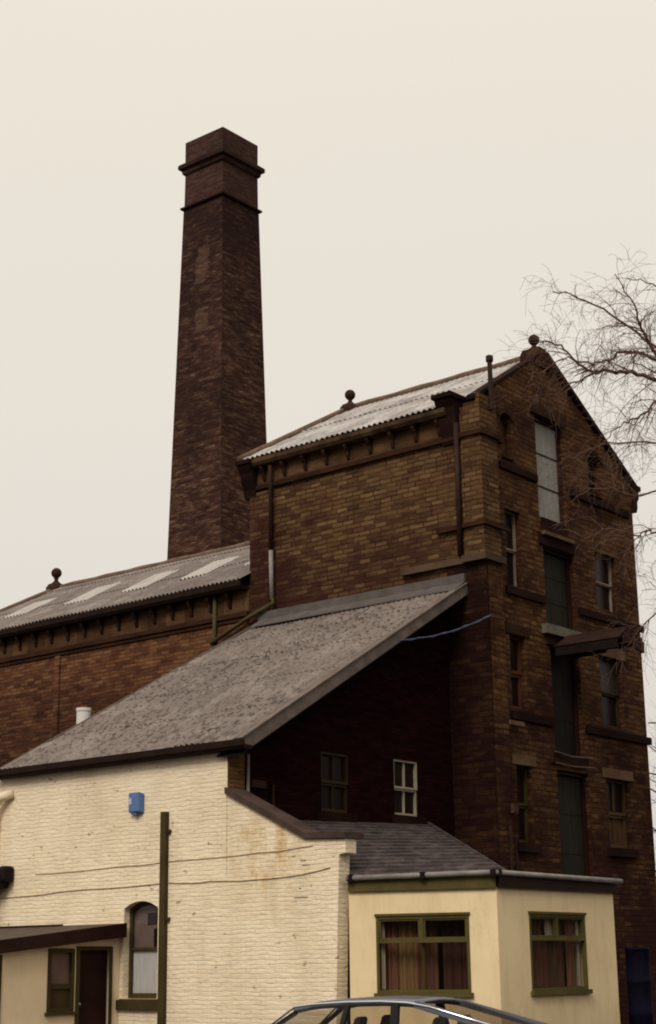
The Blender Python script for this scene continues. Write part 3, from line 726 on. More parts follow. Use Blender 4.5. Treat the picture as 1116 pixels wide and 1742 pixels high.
# hoist canopy: boarded hood over a projecting beam
bm = B(); box(bm, 33.12, 33.34, 18.2, 20.1, 8.86, 9.1); hb = obj('hoist_beam', bm, M['iron'], ml)
bm = B()
for k in range(9):
    yy = 20.0 - .205 * k; e = 18.16 + random.uniform(-.05, .06)
    y1 = yy - .2 if k < 8 else e
    prism(bm, [(32.78, yy, 8.93), (33.23, yy, 9.24), (33.23, yy, 9.285), (32.74, yy, 8.96)], (0, y1 - yy, 0))
    prism(bm, [(33.235, yy, 9.24), (33.72, yy, 8.9), (33.76, yy, 8.93), (33.235, yy, 9.285)], (0, y1 - yy + random.uniform(-.0, .02), 0))
obj('hoist_hood', bm, M['rust_wood'], hb)
bm = B(); box(bm, 32.72, 32.77, 18.2, 19.88, 8.72, 8.925); obj('hood_side_board', bm, M['iron'], hb)
bm = B()
for xx, dx in ((32.9, -.0), (33.6, .0)): box(bm, xx - .04, xx + .04, 19.0, 19.9, 8.8, 8.88); obj('hood_bracket', bm, M['iron'], hb); bm = B()
for k in range(5): box(bm, 33.25 + .1 * k, 33.352 + .1 * k, 18.06 - .02 * (k % 2), 18.14, 8.78 - .02 * k, 9.3 - .085 * k)
for k in range(4): box(bm, 32.86 + .1 * k, 32.962 + .1 * k, 18.08, 18.14, 8.84, 9.02 + .085 * k)
obj('hood_end_boards', bm, M['rust_wood'], hb)
# roof
zr, ze, xr, xe = 16.52, 14.42, 33.1, 29.72
Wd = V((xr - xe, 0, zr - ze)); wl = Wd.length; y0 = 20.12; y1 = 27.32
def wt(u):
    y = y0 + u
    return wl if y <= 26.25 else max(0., wl * (y1 - y) / (y1 - 26.25))
# the sheets stop against the near kneeler at the eave
bm = B(); corrugated(bm, (xe, y0, ze), (0, 1, 0), Wd, y1 - y0, wl, pitch=.168, amp=.026, wtop=wt, seed=5, wbot=lambda u: .5 if u < .96 else 0); solid(obj('roof', bm, M['sheet_mill'], ml, recalc=False), .014)
bm = B()
a = [bm.verts.new(p) for p in ((xr, y0, zr - .03), (xr, 26.25, zr - .03), (37.5, y1, 13.9), (37.5, y0, 13.9))]; bm.faces.new(a)
b_ = [bm.verts.new(p) for p in ((xr, 26.25, zr - .03), (xe, y1, ze), (37.5, y1, 13.9))]; bm.faces.new(b_)
obj('rear_roof', bm, M['sheet_mill'], ml)
bm = B(); tube(bm, [(xr, y0 + .1 + .45 * k, zr + .05 + .012 * math.sin(k * 1.7)) for k in range(14)] + [(xr, 26.3, zr + .05), (xe + .9, y1 - .22, ze + .62), (xe - .02, y1 + .02, ze + .06)], .1, 8); obj('ridge_cap', bm, M['ridge'], ml, smooth=True)
# copings of the gable
bm = B()
prism(bm, [(37.42, YG - .1, 13.86), (37.42, YG - .1, 14.0), (33.15, YG - .1, 16.6), (33.15, YG - .1, 16.44)], (0, .5, 0))
prism(bm, [(29.98, YG - .04, 14.56), (29.98, YG - .04, 14.66), (32.86, YG - .04, 16.5), (32.86, YG - .04, 16.43)], (0, .35, 0))
obj('gable_coping', bm, M['stone_black'], ml)
bm = B()
prism(bm, [(x, YG - .14, z) for x, z in ((37.2, 13.2), (37.26, 13.35), (37.26, 13.5), (37.36, 13.62), (37.36, 13.8), (37.5, 13.86), (37.5, 13.98), (37.2, 13.98))], (0, .5, 0))
obj('kneeler_stone', bm, M['stone_black'], ml)
bm = B(); prism(bm, [(x, YG - .06, z) for x, z in ((32.62, 16.15), (33.3, 16.15), (33.22, 16.5), (33.1, 16.66), (32.78, 16.66), (32.66, 16.48))], (0, .5, 0)); obj('apex_stone', bm, M['stone_trim'], ml)
finial(ml, (32.93, 20.17, 16.6), .145, .47, .17)
finial(ml, (33.1, 26.3, 16.55), .15, .56, .25)
bm = B(); tube(bm, [(30.34, YG - .16, 14.3), (30.34, YG - .16, 15.55)], .058, 10); lathe(bm, (30.34, YG - .16, 15.55), [(.085, -.04), (.095, 0), (.09, .1), (.05, .12)], 10); obj('vent_pipe', bm, M['pipe_brown'], ml, smooth=False)

# ================================================================== cream painted building with the big lean-to roof
cb = thing('lean_to_building', 'cream painted brick building under a large corrugated lean-to roof', 'building', (26, 24, 0))
XC = 22.5
win = arch(22.8, 23.74, 1.12, 2.8, .14)
outer = [(18.44, 0), (33, 0), (33, 5.7), (21.0, 5.7), (21.0, 4.82), (19.08, 3.88), (18.15, 3.84), (18.15, 3.6), (18.3, 3.58), (18.36, 2.2)]
bm = B(); panel(bm, outer, [win], (XC, 0, 0), *XW, .3); obj('front_wall', bm, M['cream'], cb)
bm = B(); box(bm, XC + .006, 22.97, 20.982, 21.35, 4.84, 5.64); obj('brick_pier', bm, M['brick_brown'], cb)
bm = B(); box(bm, XC + .31, 29.8, 26.7, 27.0, 0, 5.7); box(bm, XC + .31, 22.9, 32.7, 33, 0, 5.7); obj('rear_wall', bm, M['brick_brown'], cb)
# coping on the raking part
bm = B()
prism(bm, [(XC - .06, 21.02, 4.84), (XC - .06, 19.06, 3.89), (XC - .06, 18.12, 3.85), (XC - .06, 18.12, 3.95), (XC - .06, 19.05, 4.0), (XC - .06, 21.02, 4.96)], (.55, 0, 0))
obj('coping', bm, M['coping'], cb)
# roof
xe, ze, xr, zr = 22.3, 5.76, 29.95, 10.06
Wd = V((xr - xe, 0, zr - ze)); wl = Wd.length; ya, yb = 20.47, 27.5
bm = B(); corrugated(bm, (xe, ya, ze), (0, 1, 0), Wd, yb - ya, wl, pitch=.15, amp=.03, seed=9, sheet=1.85, step=.018, sag=.05, wtop=lambda u: wl if u < 6.38 else wl * max(0, 1 - (u - 6.38) / .65)); solid(obj('corrugated_roof', bm, M['sheet_lean'], cb, recalc=False), .012)
d = Wd.normalized(); up = V((0, -1, 0)).cross(d); up = up if up.z > 0 else -up
bm = B(); a0 = V((xe, ya, ze)); a1 = V((xr, ya, zr))
prism(bm, [a0 + up * .05, a1 + up * .05, a1 - up * .17, a0 - up * .2 + d * .05], (0, -.035, 0)); obj('bargeboard', bm, M['barge'], cb)
bm = B(); prism(bm, [a0 + up * .075 + V((0, -.06, 0)), a1 + up * .075 + V((0, -.06, 0)), a1 + up * .055 + V((0, -.06, 0)), a0 + up * .055 + V((0, -.06, 0))], (0, .22, 0)); obj('verge_strip', bm, M['barge'], cb)
c0 = V((xe, yb, ze)); c1 = V((xr, 26.86, zr))
bm = B(); prism(bm, [c0 + up * .06, c1 + up * .06, c1 - up * .16, c0 - up * .16], (0, .04, 0)); obj('bargeboard', bm, M['barge'], cb)
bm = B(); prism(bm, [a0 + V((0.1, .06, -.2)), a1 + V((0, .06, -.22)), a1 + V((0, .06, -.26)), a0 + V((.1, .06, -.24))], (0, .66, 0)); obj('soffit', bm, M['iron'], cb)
bm = B(); box(bm, 29.86, 29.96, ya, 26.84, 10.02, 10.34); prism(bm, [(29.86, ya, 10.14), (29.5, ya, 9.92), (29.5, ya, 9.89), (29.86, ya, 10.1)], (0, 6.3, 0)); obj('flashing', bm, M['lead'], cb)
bm = B(); prism(bm, [V((XC - .005 - a, 20.36, z)) for a, z in ((0, 5.62), (.2, 5.62), (.26, 5.68), (.26, 5.80), (.235, 5.80), (.2, 5.70), (0, 5.69))], (0, 7.3, 0)); obj('gutter', bm, M['gutter_black'], cb)
# side wall, soot black, with two sash windows
zt = lambda x: ze + (x - xe) * (zr - ze) / (xr - xe) - .12
wd1 = (25.28, 26.18, 4.68, 5.9); wd2 = (27.72, 28.58, 4.76, 5.95)
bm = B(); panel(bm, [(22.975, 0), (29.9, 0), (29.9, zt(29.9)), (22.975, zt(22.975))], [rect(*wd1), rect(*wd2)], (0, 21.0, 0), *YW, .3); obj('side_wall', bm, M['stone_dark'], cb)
sash(cb, (0, 21, 0), *YW, *wd1, .09, M['sash_olive'], M['glass_dark'], '2', .055, sill=M['stone_black'])
w2 = sash(cb, (0, 21, 0), *YW, *wd2, .09, M['white_paint'], M['glass_dark'], '2', .042, sill=M['stone_black'])
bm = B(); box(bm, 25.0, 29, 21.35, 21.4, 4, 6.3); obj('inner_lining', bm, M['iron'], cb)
bm = B(); tube(bm, [(23.03, 20.95, 5.62), (23.03, 20.95, 4.9)], .03, 8); obj('downpipe', bm, M['pipe_grey'], cb)
bm = B(); tube(bm, [(23.75, 20.95, 5.1), (23.75, 20.95, 4.6)], .03, 8); box(bm, 23.1, 23.5, 20.9, 20.99, 5.0, 5.14); obj('wall_pipe', bm, M['pipe_brown'], cb)
# arched window
O = V((XC + .2, 0, 0))
bm = B(); panel(bm, arch(22.78, 23.76, 2.06, 2.81, .14), [], O, *XW, .01); w = obj('arched_window', bm, M['glass_clear'], cb)
bm = B(); slab(bm, O, *XW, 22.78, 23.76, 1.1, 2.05, -.03, -.02); obj('lower_pane', bm, M['net_pane'], w)
bm = B()
panel(bm, arch(22.79, 23.75, 1.13, 2.8, .14), [arch(22.87, 23.67, 1.22, 2.76, .11)], O + V((-.045, 0, 0)), *XW, .045); slab(bm, O, *XW, 22.872, 23.668, 2.02, 2.07, .002, .04)
obj('frame', bm, M['olive_dark'], w)
bm = B(); slab(bm, (XC, 0, 0), *XW, 22.76, 23.78, 1.04, 1.118, -.2, .05); obj('sill', bm, M['olive_dark'], w)
bm = B(); box(bm, XC + .75, XC + .8, 22.0, 25.2, 1, 3.3); box(bm, XC + .31, XC + .749, 24.6, 24.65, 1, 3.3); box(bm, XC + .31, XC + .749, 22, 22.05, 1, 3.3); box(bm, XC + .31, XC + .8, 22.0, 24.65, 3.301, 3.35); obj('lobby_wall', bm, plain('lobby_wall_paint', (.30, .24, .21), .9, .15, 1), w)
bm = B(); box(bm, XC + .232, XC + .24, 22.7, 23.85, 2.06, 3.05); obj('pane_backing', bm, plain('grey_backing', (.20, .15, .14), .8, .25, 2), w)  # added board behind the glass, its grey stands in for dim lobby light
bm = B(); box(bm, XC + .214, XC + .228, 22.86, 23.12, 2.08, 2.42); box(bm, XC + .214, XC + .228, 23.02, 23.3, 2.5, 2.72); obj('dark_fitting', bm, M['brown_dark'], w)
# olive boxed pipe and rail
bm = B(); box(bm, XC - .1, XC - .004, 22.53, 22.68, 0, 4.6, .006); bxd = obj('boxed_pipe', bm, M['olive_dark'], cb)
bm = B()
for z in (4.2, 2.55): box(bm, XC - .06, XC - .004, 22.46, 22.528, z, z + .06)
obj('clip', bm, M['olive_dark'], bxd)
bm = B(); box(bm, XC - .08, XC - .004, 22.682, 23.95, .92, 1.1, .006); obj('boxed_rail', bm, M['olive_dark'], cb)
# cables painted over along the wall
def sag_line(pts, n=6, dz=.03, seed=0):
    out = []
    for (a, b) in zip(pts, pts[1:]):
        for k in range(n):
            f = k / n; p = V(a).lerp(V(b), f); p.z -= dz * math.sin(PI * f) + .012 * noise.noise(V((p.y * 2, seed, 0))); out.append(p)
    out.append(V(pts[-1])); return out
xw = XC - .012
bm = B(); tube(bm, sag_line([(xw, 27.5, 3.14), (xw, 25.2, 3.22), (xw, 22.55, 3.26), (xw, 21.4, 3.24), (xw, 19.6, 3.24), (xw, 18.5, 3.36)], 5, .02), .011, 6); obj('wall_cable', bm, M['dirt_cable'], cb)
bm = B(); tube(bm, sag_line([(xw, 26.4, 3.58), (xw, 24.0, 3.62), (xw, 22.4, 3.66), (xw, 20.2, 3.7), (xw, 18.9, 3.76)], 5, .015, 3), .008, 6); obj('wall_cable', bm, M['dirt_cable'], cb)
bm = B(); box(bm, XC - .004, XC + .002, 21.0, 21.012, 3.35, 4.82); obj('straight_joint', bm, M['dirt_cable'], cb)
# flaked holes in the wall near the bay end
bm = B()
for k in range(7):
    y = random.uniform(18.95, 19.35); z = random.choice([3.42, 3.5, 3.58, 3.02, 2.86]); w = random.uniform(.05, .2)
    box(bm, XC - .004, XC + .002, y, y + w, z, z + .012)
obj('open_joints', bm, M['gutter_black'], cb)
# cream soil pipe, black hopper at the left
bm = B(); tube(bm, [(XC - .02, 27.2, 5.3), (XC - .16, 27.45, 5.22), (XC - .2, 27.62, 5.02), (XC - .2, 27.66, 4.6), (XC - .2, 27.68, 3.7)], .1, 12); tube(bm, [(XC - .2, 27.66, 4.72), (XC - .2, 27.66, 4.8)], .125, 12); obj('soil_pipe', bm, M['pipe_cream'], cb, smooth=True)
bm = B(); box(bm, XC - .34, XC - .01, 27.22, 27.95, 3.32, 3.66, .05); box(bm, XC - .28, XC - .01, 27.06, 27.3, 3.45, 3.78, .06); tube(bm, [(XC - .17, 27.6, 3.33), (XC - .17, 27.62, 2.3)], .12, 12); obj('hopper', bm, M['iron'], cb)

# ================================================================== rendered bay extension with slate roof
by = thing('bay_extension', 'single storey buff rendered bay with olive windows and slate roof', 'extension', (25, 18, 0))
P0 = V((22.72, 18.27, 0)); P1 = V((23.66, 15.78, 0)); P2 = V((27.6, 15.78, 0))
U1 = (P0 - P1).normalized(); N1 = V((-U1.y, U1.x, 0)); N1 = N1 if N1.x < 0 else -N1
Llen = (P0 - P1).length
BL = (Llen - 2.16, Llen - .5)   # window span measured from P1
h1 = (P1.x, P1.y)
wl0, wl1 = .5, 2.17
bm = B(); panel(bm, [(0, 0), (Llen, 0), (Llen, 2.95), (0, 2.95)], [rect(wl0, wl1, 1.22, 2.5)], P1, U1, N1, .22); obj('front_wall', bm, M['render'], by)
bm = B(); panel(bm, rect(23.665, 27.6, 0, 2.95), [rect(24.64, 26.52, 1.22, 2.52)], (0, 15.78, 0), *YW, .22); obj('front_wall', bm, M['render'], by)
bm = B(); box(bm, 27.38, 27.6, 16.01, 19.8, 0, 2.95); obj('end_wall', bm, M['render'], by)
bm = B(); prism(bm, [(22.9, 18.2, .02), (23.95, 16.05, .02), (27.35, 16.05, .02), (27.35, 19.85, .02), (23.0, 19.85, .02)], (0, 0, .1)); prism(bm, [(22.9, 18.2, 2.78), (23.85, 16.05, 2.78), (27.35, 16.05, 2.78), (27.35, 19.85, 2.78), (23.0, 19.85, 2.78)], (0, 0, .05)); box(bm, 23.0, 27.35, 19.86, 19.9, 0, 2.9); obj('room_lining', bm, M['room'], by)
def bay_window(O, U, Nn, u0, u1, v0, v1, um, vt, mat, sil):
    O2 = V(O) - V(Nn) * .07
    bm = B(); slab(bm, O2, U, Nn, u0 + .05, u1 - .05, v0 + .05, v1 - .04, -.012, -.006); w = obj('window', bm, M['glass_clear'], by)
    bm = B(); f = .05
    frame_rect(bm, O2, U, Nn, u0, u1, v0 + .002, v1, f, .08)
    slab(bm, O2, U, Nn, u0 + f, u1 - f, vt - .03, vt + .03, 0, .079)
    slab(bm, O2, U, Nn, um - .035, um + .035, vt + .03, v1 - f, 0, .078)
    slab(bm, O2, U, Nn, um - .02, um + .02, v0 + f, vt - .03, -.05, -.015)
    obj('frame', bm, mat, w)
    bm = B()
    for a, b in ((u0 + f + .002, um - .037), (um + .037, u1 - f - .002)):
        frame_rect(bm, O2, U, Nn, a, b, vt + .032, v1 - f - .002, .028, .06)
    obj('top_light_frame', bm, M['olive'], w)
    bm = B(); slab(bm, O, U, Nn, u0 - .04, u1 + .04, v0 - .075, v0, -.06, .07); obj('sill', bm, sil, w)
    bm = B(); slab(bm, O, U, Nn, u0 - .02, u1 + .02, v1 + .002, v1 + .045, -.06, .035); obj('head', bm, mat, w)
    return w
def curtain(w, O, U, Nn, u0, u1, v0, v1, back, mat, fold=.09, name='curtain'):
    O, U, Nn = V(O), V(U), V(Nn); bm = B(); n = int((u1 - u0) / fold * 6) + 2; cols = []
    for i in range(n + 1):
        u = u0 + (u1 - u0) * i / n; q = .035 * math.sin(2 * PI * (u - u0) / fold + .8 * math.sin(u * 9))
        cols.append([bm.verts.new(O + U * u + V((0, 0, v)) - Nn * (back + q)) for v in (v0, (v0 + v1) / 2, v1)])
    for a, b in zip(cols, cols[1:]):
        for k in range(2): bm.faces.new((a[k], b[k], b[k + 1], a[k + 1]))
    return obj(name, bm, mat, w, smooth=True)
um = 1.35
w = bay_window(P1, U1, N1, wl0, wl1, 1.22, 2.5, um, 2.08, M['olive'], M['olive'])
curtain(w, P1, U1, N1, wl1 - .30, wl1 - .02, 1.25, 2.48, .3, M['curtain_red']); curtain(w, P1, U1, N1, wl1 - .62, wl1 - .3, 1.25, 2.48, .32, M['curtain_olive'], .12)
curtain(w, P1, U1, N1, wl1 - .12, wl1 - .06, 1.28, 2.46, .13, M['curtain_white'], .08, 'net_edge')
M['curtain_brown'] = plain('brown_curtain', (.15, .075, .055), .9, .25, 3, streak=(9, 9, .2))
curtain(w, P1, U1, N1, wl0 + .66, wl1 - .62, 1.25, 2.48, .36, M['curtain_brown'], .14); curtain(w, P1, U1, N1, wl0 + .02, wl0 + .6, 1.25, 2.48, .42, plain('dark_curtain', (.075, .034, .028), .9, .3, 3, streak=(9, 9, .2)), .17)
w = bay_window((0, 15.78, 0), *YW, 24.64, 26.52, 1.22, 2.52, 25.55, 2.1, M['olive'], M['olive'])
curtain(w, (0, 15.78, 0), *YW, 26.1, 26.47, 1.28, 2.48, .16, M['curtain_red'], .11); curtain(w, (0, 15.78, 0), *YW, 24.75, 26.1, 1.28, 2.48, .24, M['curtain_brown'], .16); curtain(w, (0, 15.78, 0), *YW, 26.34, 26.47, 1.28, 2.46, .12, M['curtain_white'], .08, 'net_edge')
curtain(w, (0, 15.78, 0), *YW, 25.36, 25.5, 2.13, 2.46, .12, M['curtain_white'], .08, 'net_edge')
# fascia, gutter
bm = B(); prism(bm, [P1 + N1 * .06 + V((0, 0, 2.935)), P0 + N1 * .06 + V((0, 0, 2.935)), P0 + N1 * .06 + V((0, 0, 3.15)), P1 + N1 * .06 + V((0, 0, 3.15))], -N1 * .05); obj('fascia', bm, M['olive'], by)
bm = B(); box(bm, 23.66, 27.68, 15.72, 15.77, 2.94, 3.15); box(bm, 27.61, 27.66, 15.772, 19.8, 2.94, 3.15); obj('fascia', bm, M['brown_dark'], by, label='dark brown fascia of the right face')
ga = P0 + N1 * .12 + V((0, 0, 3.165)); gb = P1 + N1 * .12 + V((-.0, -.03, 3.19)); gc = V((27.72, 15.65, 3.16))
bm = B(); tube(bm, [ga, gb, gc], .048, 10); gt = obj('gutter', bm, M['gutter_grey'], by, smooth=True)
bm = B()
for p in (ga.lerp(gb, .03), ga.lerp(gb, .52), ga.lerp(gb, .985), gb.lerp(gc, .02)): lathe(bm, p, [(.02, -.07), (.062, -.06), (.062, .05), (.02, .056)], 10)
obj('gutter_joint', bm, M['iron'], gt)
# slate roof, modelled as real overlapping courses on a rafter plane, plus flat lead roof behind
E_ = V((22.8, 18.2, 3.2)); F_ = V((22.99, 20.97, 4.4)); Bt = V((28.84, 20.96, 4.62)); D_ = V((24.1, 15.82, 3.22)); C_ = V((23.66, 15.72, 3.2))
bm = B()
def patch(bm, q, nu, nv, jit=.008):
    """bilinear patch a(bottom left) b(bottom right) c(top right) d(top left) as stepped courses"""
    a, b, c, d = q
    for j in range(nv):
        row0 = []; row1 = []
        for i in range(nu + 1):
            u = i / nu; lo = a.lerp(b, u); hi = d.lerp(c, u)
            row0.append(lo.lerp(hi, j / nv) + V((0, 0, .022 + random.uniform(-jit, jit)))); row1.append(lo.lerp(hi, (j + 1.03) / nv))
        for i in range(nu):
            vs = [bm.verts.new(p) for p in (row0[i], row0[i + 1], row1[i + 1], row1[i])]
            bm.faces.new(vs)
            r = [bm.verts.new(p) for p in (row0[i], row0[i + 1], row0[i + 1] - V((0, 0, .022)), row0[i] - V((0, 0, .022)))]; bm.faces.new(r)
patch(bm, (E_, C_ + V((.2, 0, 0)), Bt, F_), 14, 16)
sr = obj('slate_roof', bm, M['slate'], by, recalc=False)
bm = B(); prism(bm, [C_ + V((.2, 0, -.01)), V((27.6, 15.8, 3.16)), V((27.6, 19.88, 3.16)), V((24.2, 19.88, 3.16))], (0, 0, -.05)); prism(bm, [C_ + V((.22, .02, -.02)), Bt + V((0, 0, -.02)), (28.84, 20.96, 3.0), C_ + V((.22, .02, -.2))], (.01, .03, 0))
obj('lead_flat', bm, M['iron'], by)
bm = B(); tube(bm, [C_ + V((.42, .12, .02)), Bt + V((.02, 0, .03))], .035, 6); obj('hip_roll', bm, M['slate'], sr)

# ================================================================== porch, lower left
po = thing('entrance_porch', 'small cream porch with felt roof and dark doorway', 'porch', (21, 25, 0))
YP = 23.84
bm = B(); panel(bm, [(18.6, 0), (22.49, 0), (22.49, 2.3), (18.6, 1.98)], [rect(21.38, 22.3, 0.001, 2.1), rect(20.68, 21.34, .92, 2.06)], (0, YP, 0), *YW, .15); obj('side_wall', bm, M['cream_smooth'], po)
bm = B(); box(bm, 18.6, 18.75, YP + .16, 27.6, 0, 1.95); box(bm, 18.6, 22.4, 27.45, 27.6, 0, 1.94); obj('front_wall', bm, M['cream_smooth'], po)
# mono-pitch felt roof
bm = B(); prism(bm, [(22.49, YP - .14, 2.44), (18.35, YP - .14, 2.02), (18.35, YP - .14, 2.08), (22.49, YP - .14, 2.53)], (0, 4.0, 0)); rf = obj('felt_roof', bm, M['felt'], po)
bm = B(); prism(bm, [(22.489, YP - .2, 2.27), (18.3, YP - .2, 1.86), (18.3, YP - .2, 2.09), (22.489, YP - .2, 2.535)], (0, .055, 0)); obj('bargeboard', bm, M['brown_dark'], rf)
bm = B(); prism(bm, [(22.488, 25.5, 2.56), (22.3, 25.5, 2.54), (22.3, 25.5, 2.525), (22.488, 25.5, 2.535)], (0, 2.2, 0)); obj('flashing', bm, M['iron'], rf)
bm = B(); slab(bm, (0, YP + .1, 0), *YW, 21.42, 22.26, .02, 2.06, -.05, 0); dr = obj('door', bm, M['brown_dark'], po)
bm = B(); frame_rect(bm, (0, YP, 0), *YW, 21.385, 22.295, 0.0, 2.095, .07, .03); 
obj('door_frame', bm, M['olive_dark'], dr)
bm = B(); lathe(bm, (21.52, YP + .04, 1.02), [(.025, 0), (.03, .02), (.025, .05)], 10); obj('handle', bm, M['rim'], dr)
bm = B(); slab(bm, (0, YP + .06, 0), *YW, 20.74, 21.3, 1.4, 2.02, -.02, 0); pw = obj('window', bm, plain('pinkish_dusty_pane', (.14, .085, .07), .25, .2, 2), po)
bm = B(); frame_rect(bm, (0, YP + .05, 0), *YW, 20.685, 21.335, .925, 2.055, .07, .07, .06); slab(bm, (0, YP + .06, 0), *YW, 20.755, 21.265, 1.33, 1.42, 0, .045); obj('frame', bm, M['olive_dark'], pw)
bm = B(); slab(bm, (0, YP + .06, 0), *YW, 20.755, 21.265, .985, 1.33, -.02, .01); obj('lower_panel', bm, plain('brown_panel', (.055, .034, .018), .6, .2, 2), pw)
bm = B(); slab(bm, (0, YP, 0), *YW, 20.64, 21.37, .86, .918, -.05, .06); obj('sill', bm, M['olive_dark'], pw)
bm = B(); box(bm, 19.5, 19.58, YP - .03, YP - .004, 0, 1.95); obj('corner_strip', bm, M['olive_dark'], po)

# ================================================================== alarm box on the cream wall
ab = thing('alarm_box', 'blue bell alarm box mounted high on the cream wall', 'alarm box', (22.5, 23.4, 4.6))
bm = B(); prism(bm, [(XC - .004, 23.22, 4.62), (XC - .004, 23.58, 4.62), (XC - .13, 23.55, 4.65), (XC - .13, 23.25, 4.65)], (0, 0, .38))
bmesh.ops.bevel(bm, geom=bm.edges[:], offset=.012, segments=2, affect='EDGES'); obj('case', bm, M['blue_box'], ab)
bm = B(); prism(bm, [(XC - .131, 23.46, 4.8), (XC - .131, 23.53, 4.8), (XC - .131, 23.53, 4.92), (XC - .131, 23.46, 4.92)], (-.003, 0, 0)); obj('pale_panel', bm, plain('pale_blue_label', (.38, .45, .6), .4, .2, 30), ab)
bm = B(); lathe(bm, (XC - .07, 23.4, 4.58), [(.03, 0), (.05, .015), (.05, .05)], 12); obj('sounder', bm, M['blue_box'], ab)

# ================================================================== flue behind the lean-to verge
bm = B(); lathe(bm, (24.78, 27.62, 0), [(.16, 0), (.16, 7.34), (.175, 7.35), (.175, 7.42), (.15, 7.42), (.15, 7.0)], 18)
top('flue_pipe', bm, M['flue'], 'short white flue pipe poking up behind the lean-to roof edge', 'flue', (24.78, 27.62, 0))

# ================================================================== blue tank, overhead wires
tk = thing('upright_tank', 'dark blue upright tank in the shadow beside the bay', 'tank', (31.5, 17.5, 0))
bm = B(); lathe(bm, (31.5, 17.5, 0), [(.21, .12), (.25, .16), (.25, .6), (.262, .62), (.262, .66), (.25, .68), (.25, 1.25), (.262, 1.27), (.262, 1.31), (.25, 1.33), (.25, 1.92), (.262, 1.93), (.262, 1.97), (.24, 1.98), (.235, 1.96), (.05, 1.97)], 24); obj('shell', bm, M['blue_tank'], tk, smooth=True)
bm = B(); lathe(bm, (31.5, 17.5, 0), [(.05, 1.965), (.05, 1.99), (.06, 2.0), (.05, 2.01)], 12); obj('filler_cap', bm, M['iron'], tk)
for a in (45, 135, 225, 315):
    bm = B(); box(bm, 31.5 + .17 * math.cos(R(a)) - .04, 31.5 + .17 * math.cos(R(a)) + .04, 17.5 + .17 * math.sin(R(a)) - .04, 17.5 + .17 * math.sin(R(a)) + .04, 0, .17); obj('leg', bm, M['iron'], tk)

bm = B(); pts = [V((29.95, 19.84, 9.27)).lerp(V((26.9, 20.2, 8.3)), k / 14) - V((0, 0, .12 * math.sin(PI * k / 14))) for k in range(15)]
tube(bm, pts, .016, 6)
pts2 = [p + V((.0, --.02 * math.cos(i * 1.9), .024 * math.sin(i * 1.9))) for i, p in enumerate(pts)]; tube(bm, pts2, .012, 5)
top('service_cable', bm, M['blue_cable'], 'twisted blue grey cable from bargeboard to mill corner', 'cable', (29.95, 19.84, 9.27))
bm = B(); pts = [V((37.22, 19.95, 7.6)).lerp(V((62, 12, 11.0)), k / 12) - V((0, 0, .5 * math.sin(PI * k / 12))) for k in range(13)]; tube(bm, pts, .018, 5)
top('telephone_wire', bm, M['black_cable'], 'thin dark wire running right from the mill gable edge', 'wire', (37.22, 19.95, 7.6))

# ================================================================== trees
FW = V((.77, .64, 0)).normalized(); RT = V((FW.y, -FW.x, 0))
def branchy(bm, pts, r0, r1, level, dens, rng, maxlev=3, droop=.25, seglen=None, lscale=1.):
    """tube along pts, then twigs along it"""
    n = len(pts); tot = sum((b - a).length for a, b in zip(pts, pts[1:]))
    rad = [r0 + (r1 - r0) * i / (n - 1) for i in range(n)]
    tube(bm, pts, rad, 7 if r0 > .05 else (5 if r0 > .015 else 3), cap=False)
    if level >= maxlev: return
    k = int(tot * dens)
    for _ in range(k):
        f = rng.uniform(.12, 1.0); s = f * (n - 1); i = min(int(s), n - 2); p = pts[i].lerp(pts[i + 1], s - i)
        d = (pts[i + 1] - pts[i]).normalized()
        perp = V((rng.gauss(0, 1), rng.gauss(0, 1), rng.gauss(0, .9))); perp = (perp - d * perp.dot(d)).normalized()
        dd = (d * rng.uniform(.5, 1.0) + perp * rng.uniform(.5, 1.0)).normalized()
        ln = rng.uniform(.45, 1.15) * (.95, .68, .4)[min(level, 2)] * lscale * ((1.15 - .6 * f) if level == 0 else 1.)
        m = 6; q = [p]; w = V((0, 0, 0))
        for j in range(m):
            w = w * .6 + V((rng.gauss(0, .2), rng.gauss(0, .2), rng.gauss(0, .17) - droop * j / m * .5))
            dd = (dd + w * .55).normalized(); q.append(q[-1] + dd * ln / m)
        rr = max(.0026, min(rad[i] * .5, (.012, .006, .0035)[min(level, 2)]))
        branchy(bm, q, rr, max(.0024, rr * .4), level + 1, dens * (1.0, 1.1, 1)[min(level, 2)], rng, maxlev, droop, None, lscale)

def smooth_pts(P, rng, jit=.05, n=4):
    out = []
    for i in range(len(P) - 1):
        p0 = P[max(i - 1, 0)]; p1 = P[i]; p2 = P[i + 1]; p3 = P[min(i + 2, len(P) - 1)]
        for k in range(n):
            t = k / n
            out.append(.5 * ((2 * p1) + (p2 - p0) * t + (2 * p0 - 5 * p1 + 4 * p2 - p3) * t * t + (3 * p1 - p0 - 3 * p2 + p3) * t ** 3) + V((rng.gauss(0, jit), rng.gauss(0, jit), rng.gauss(0, jit))))
    out.append(P[-1]); return out

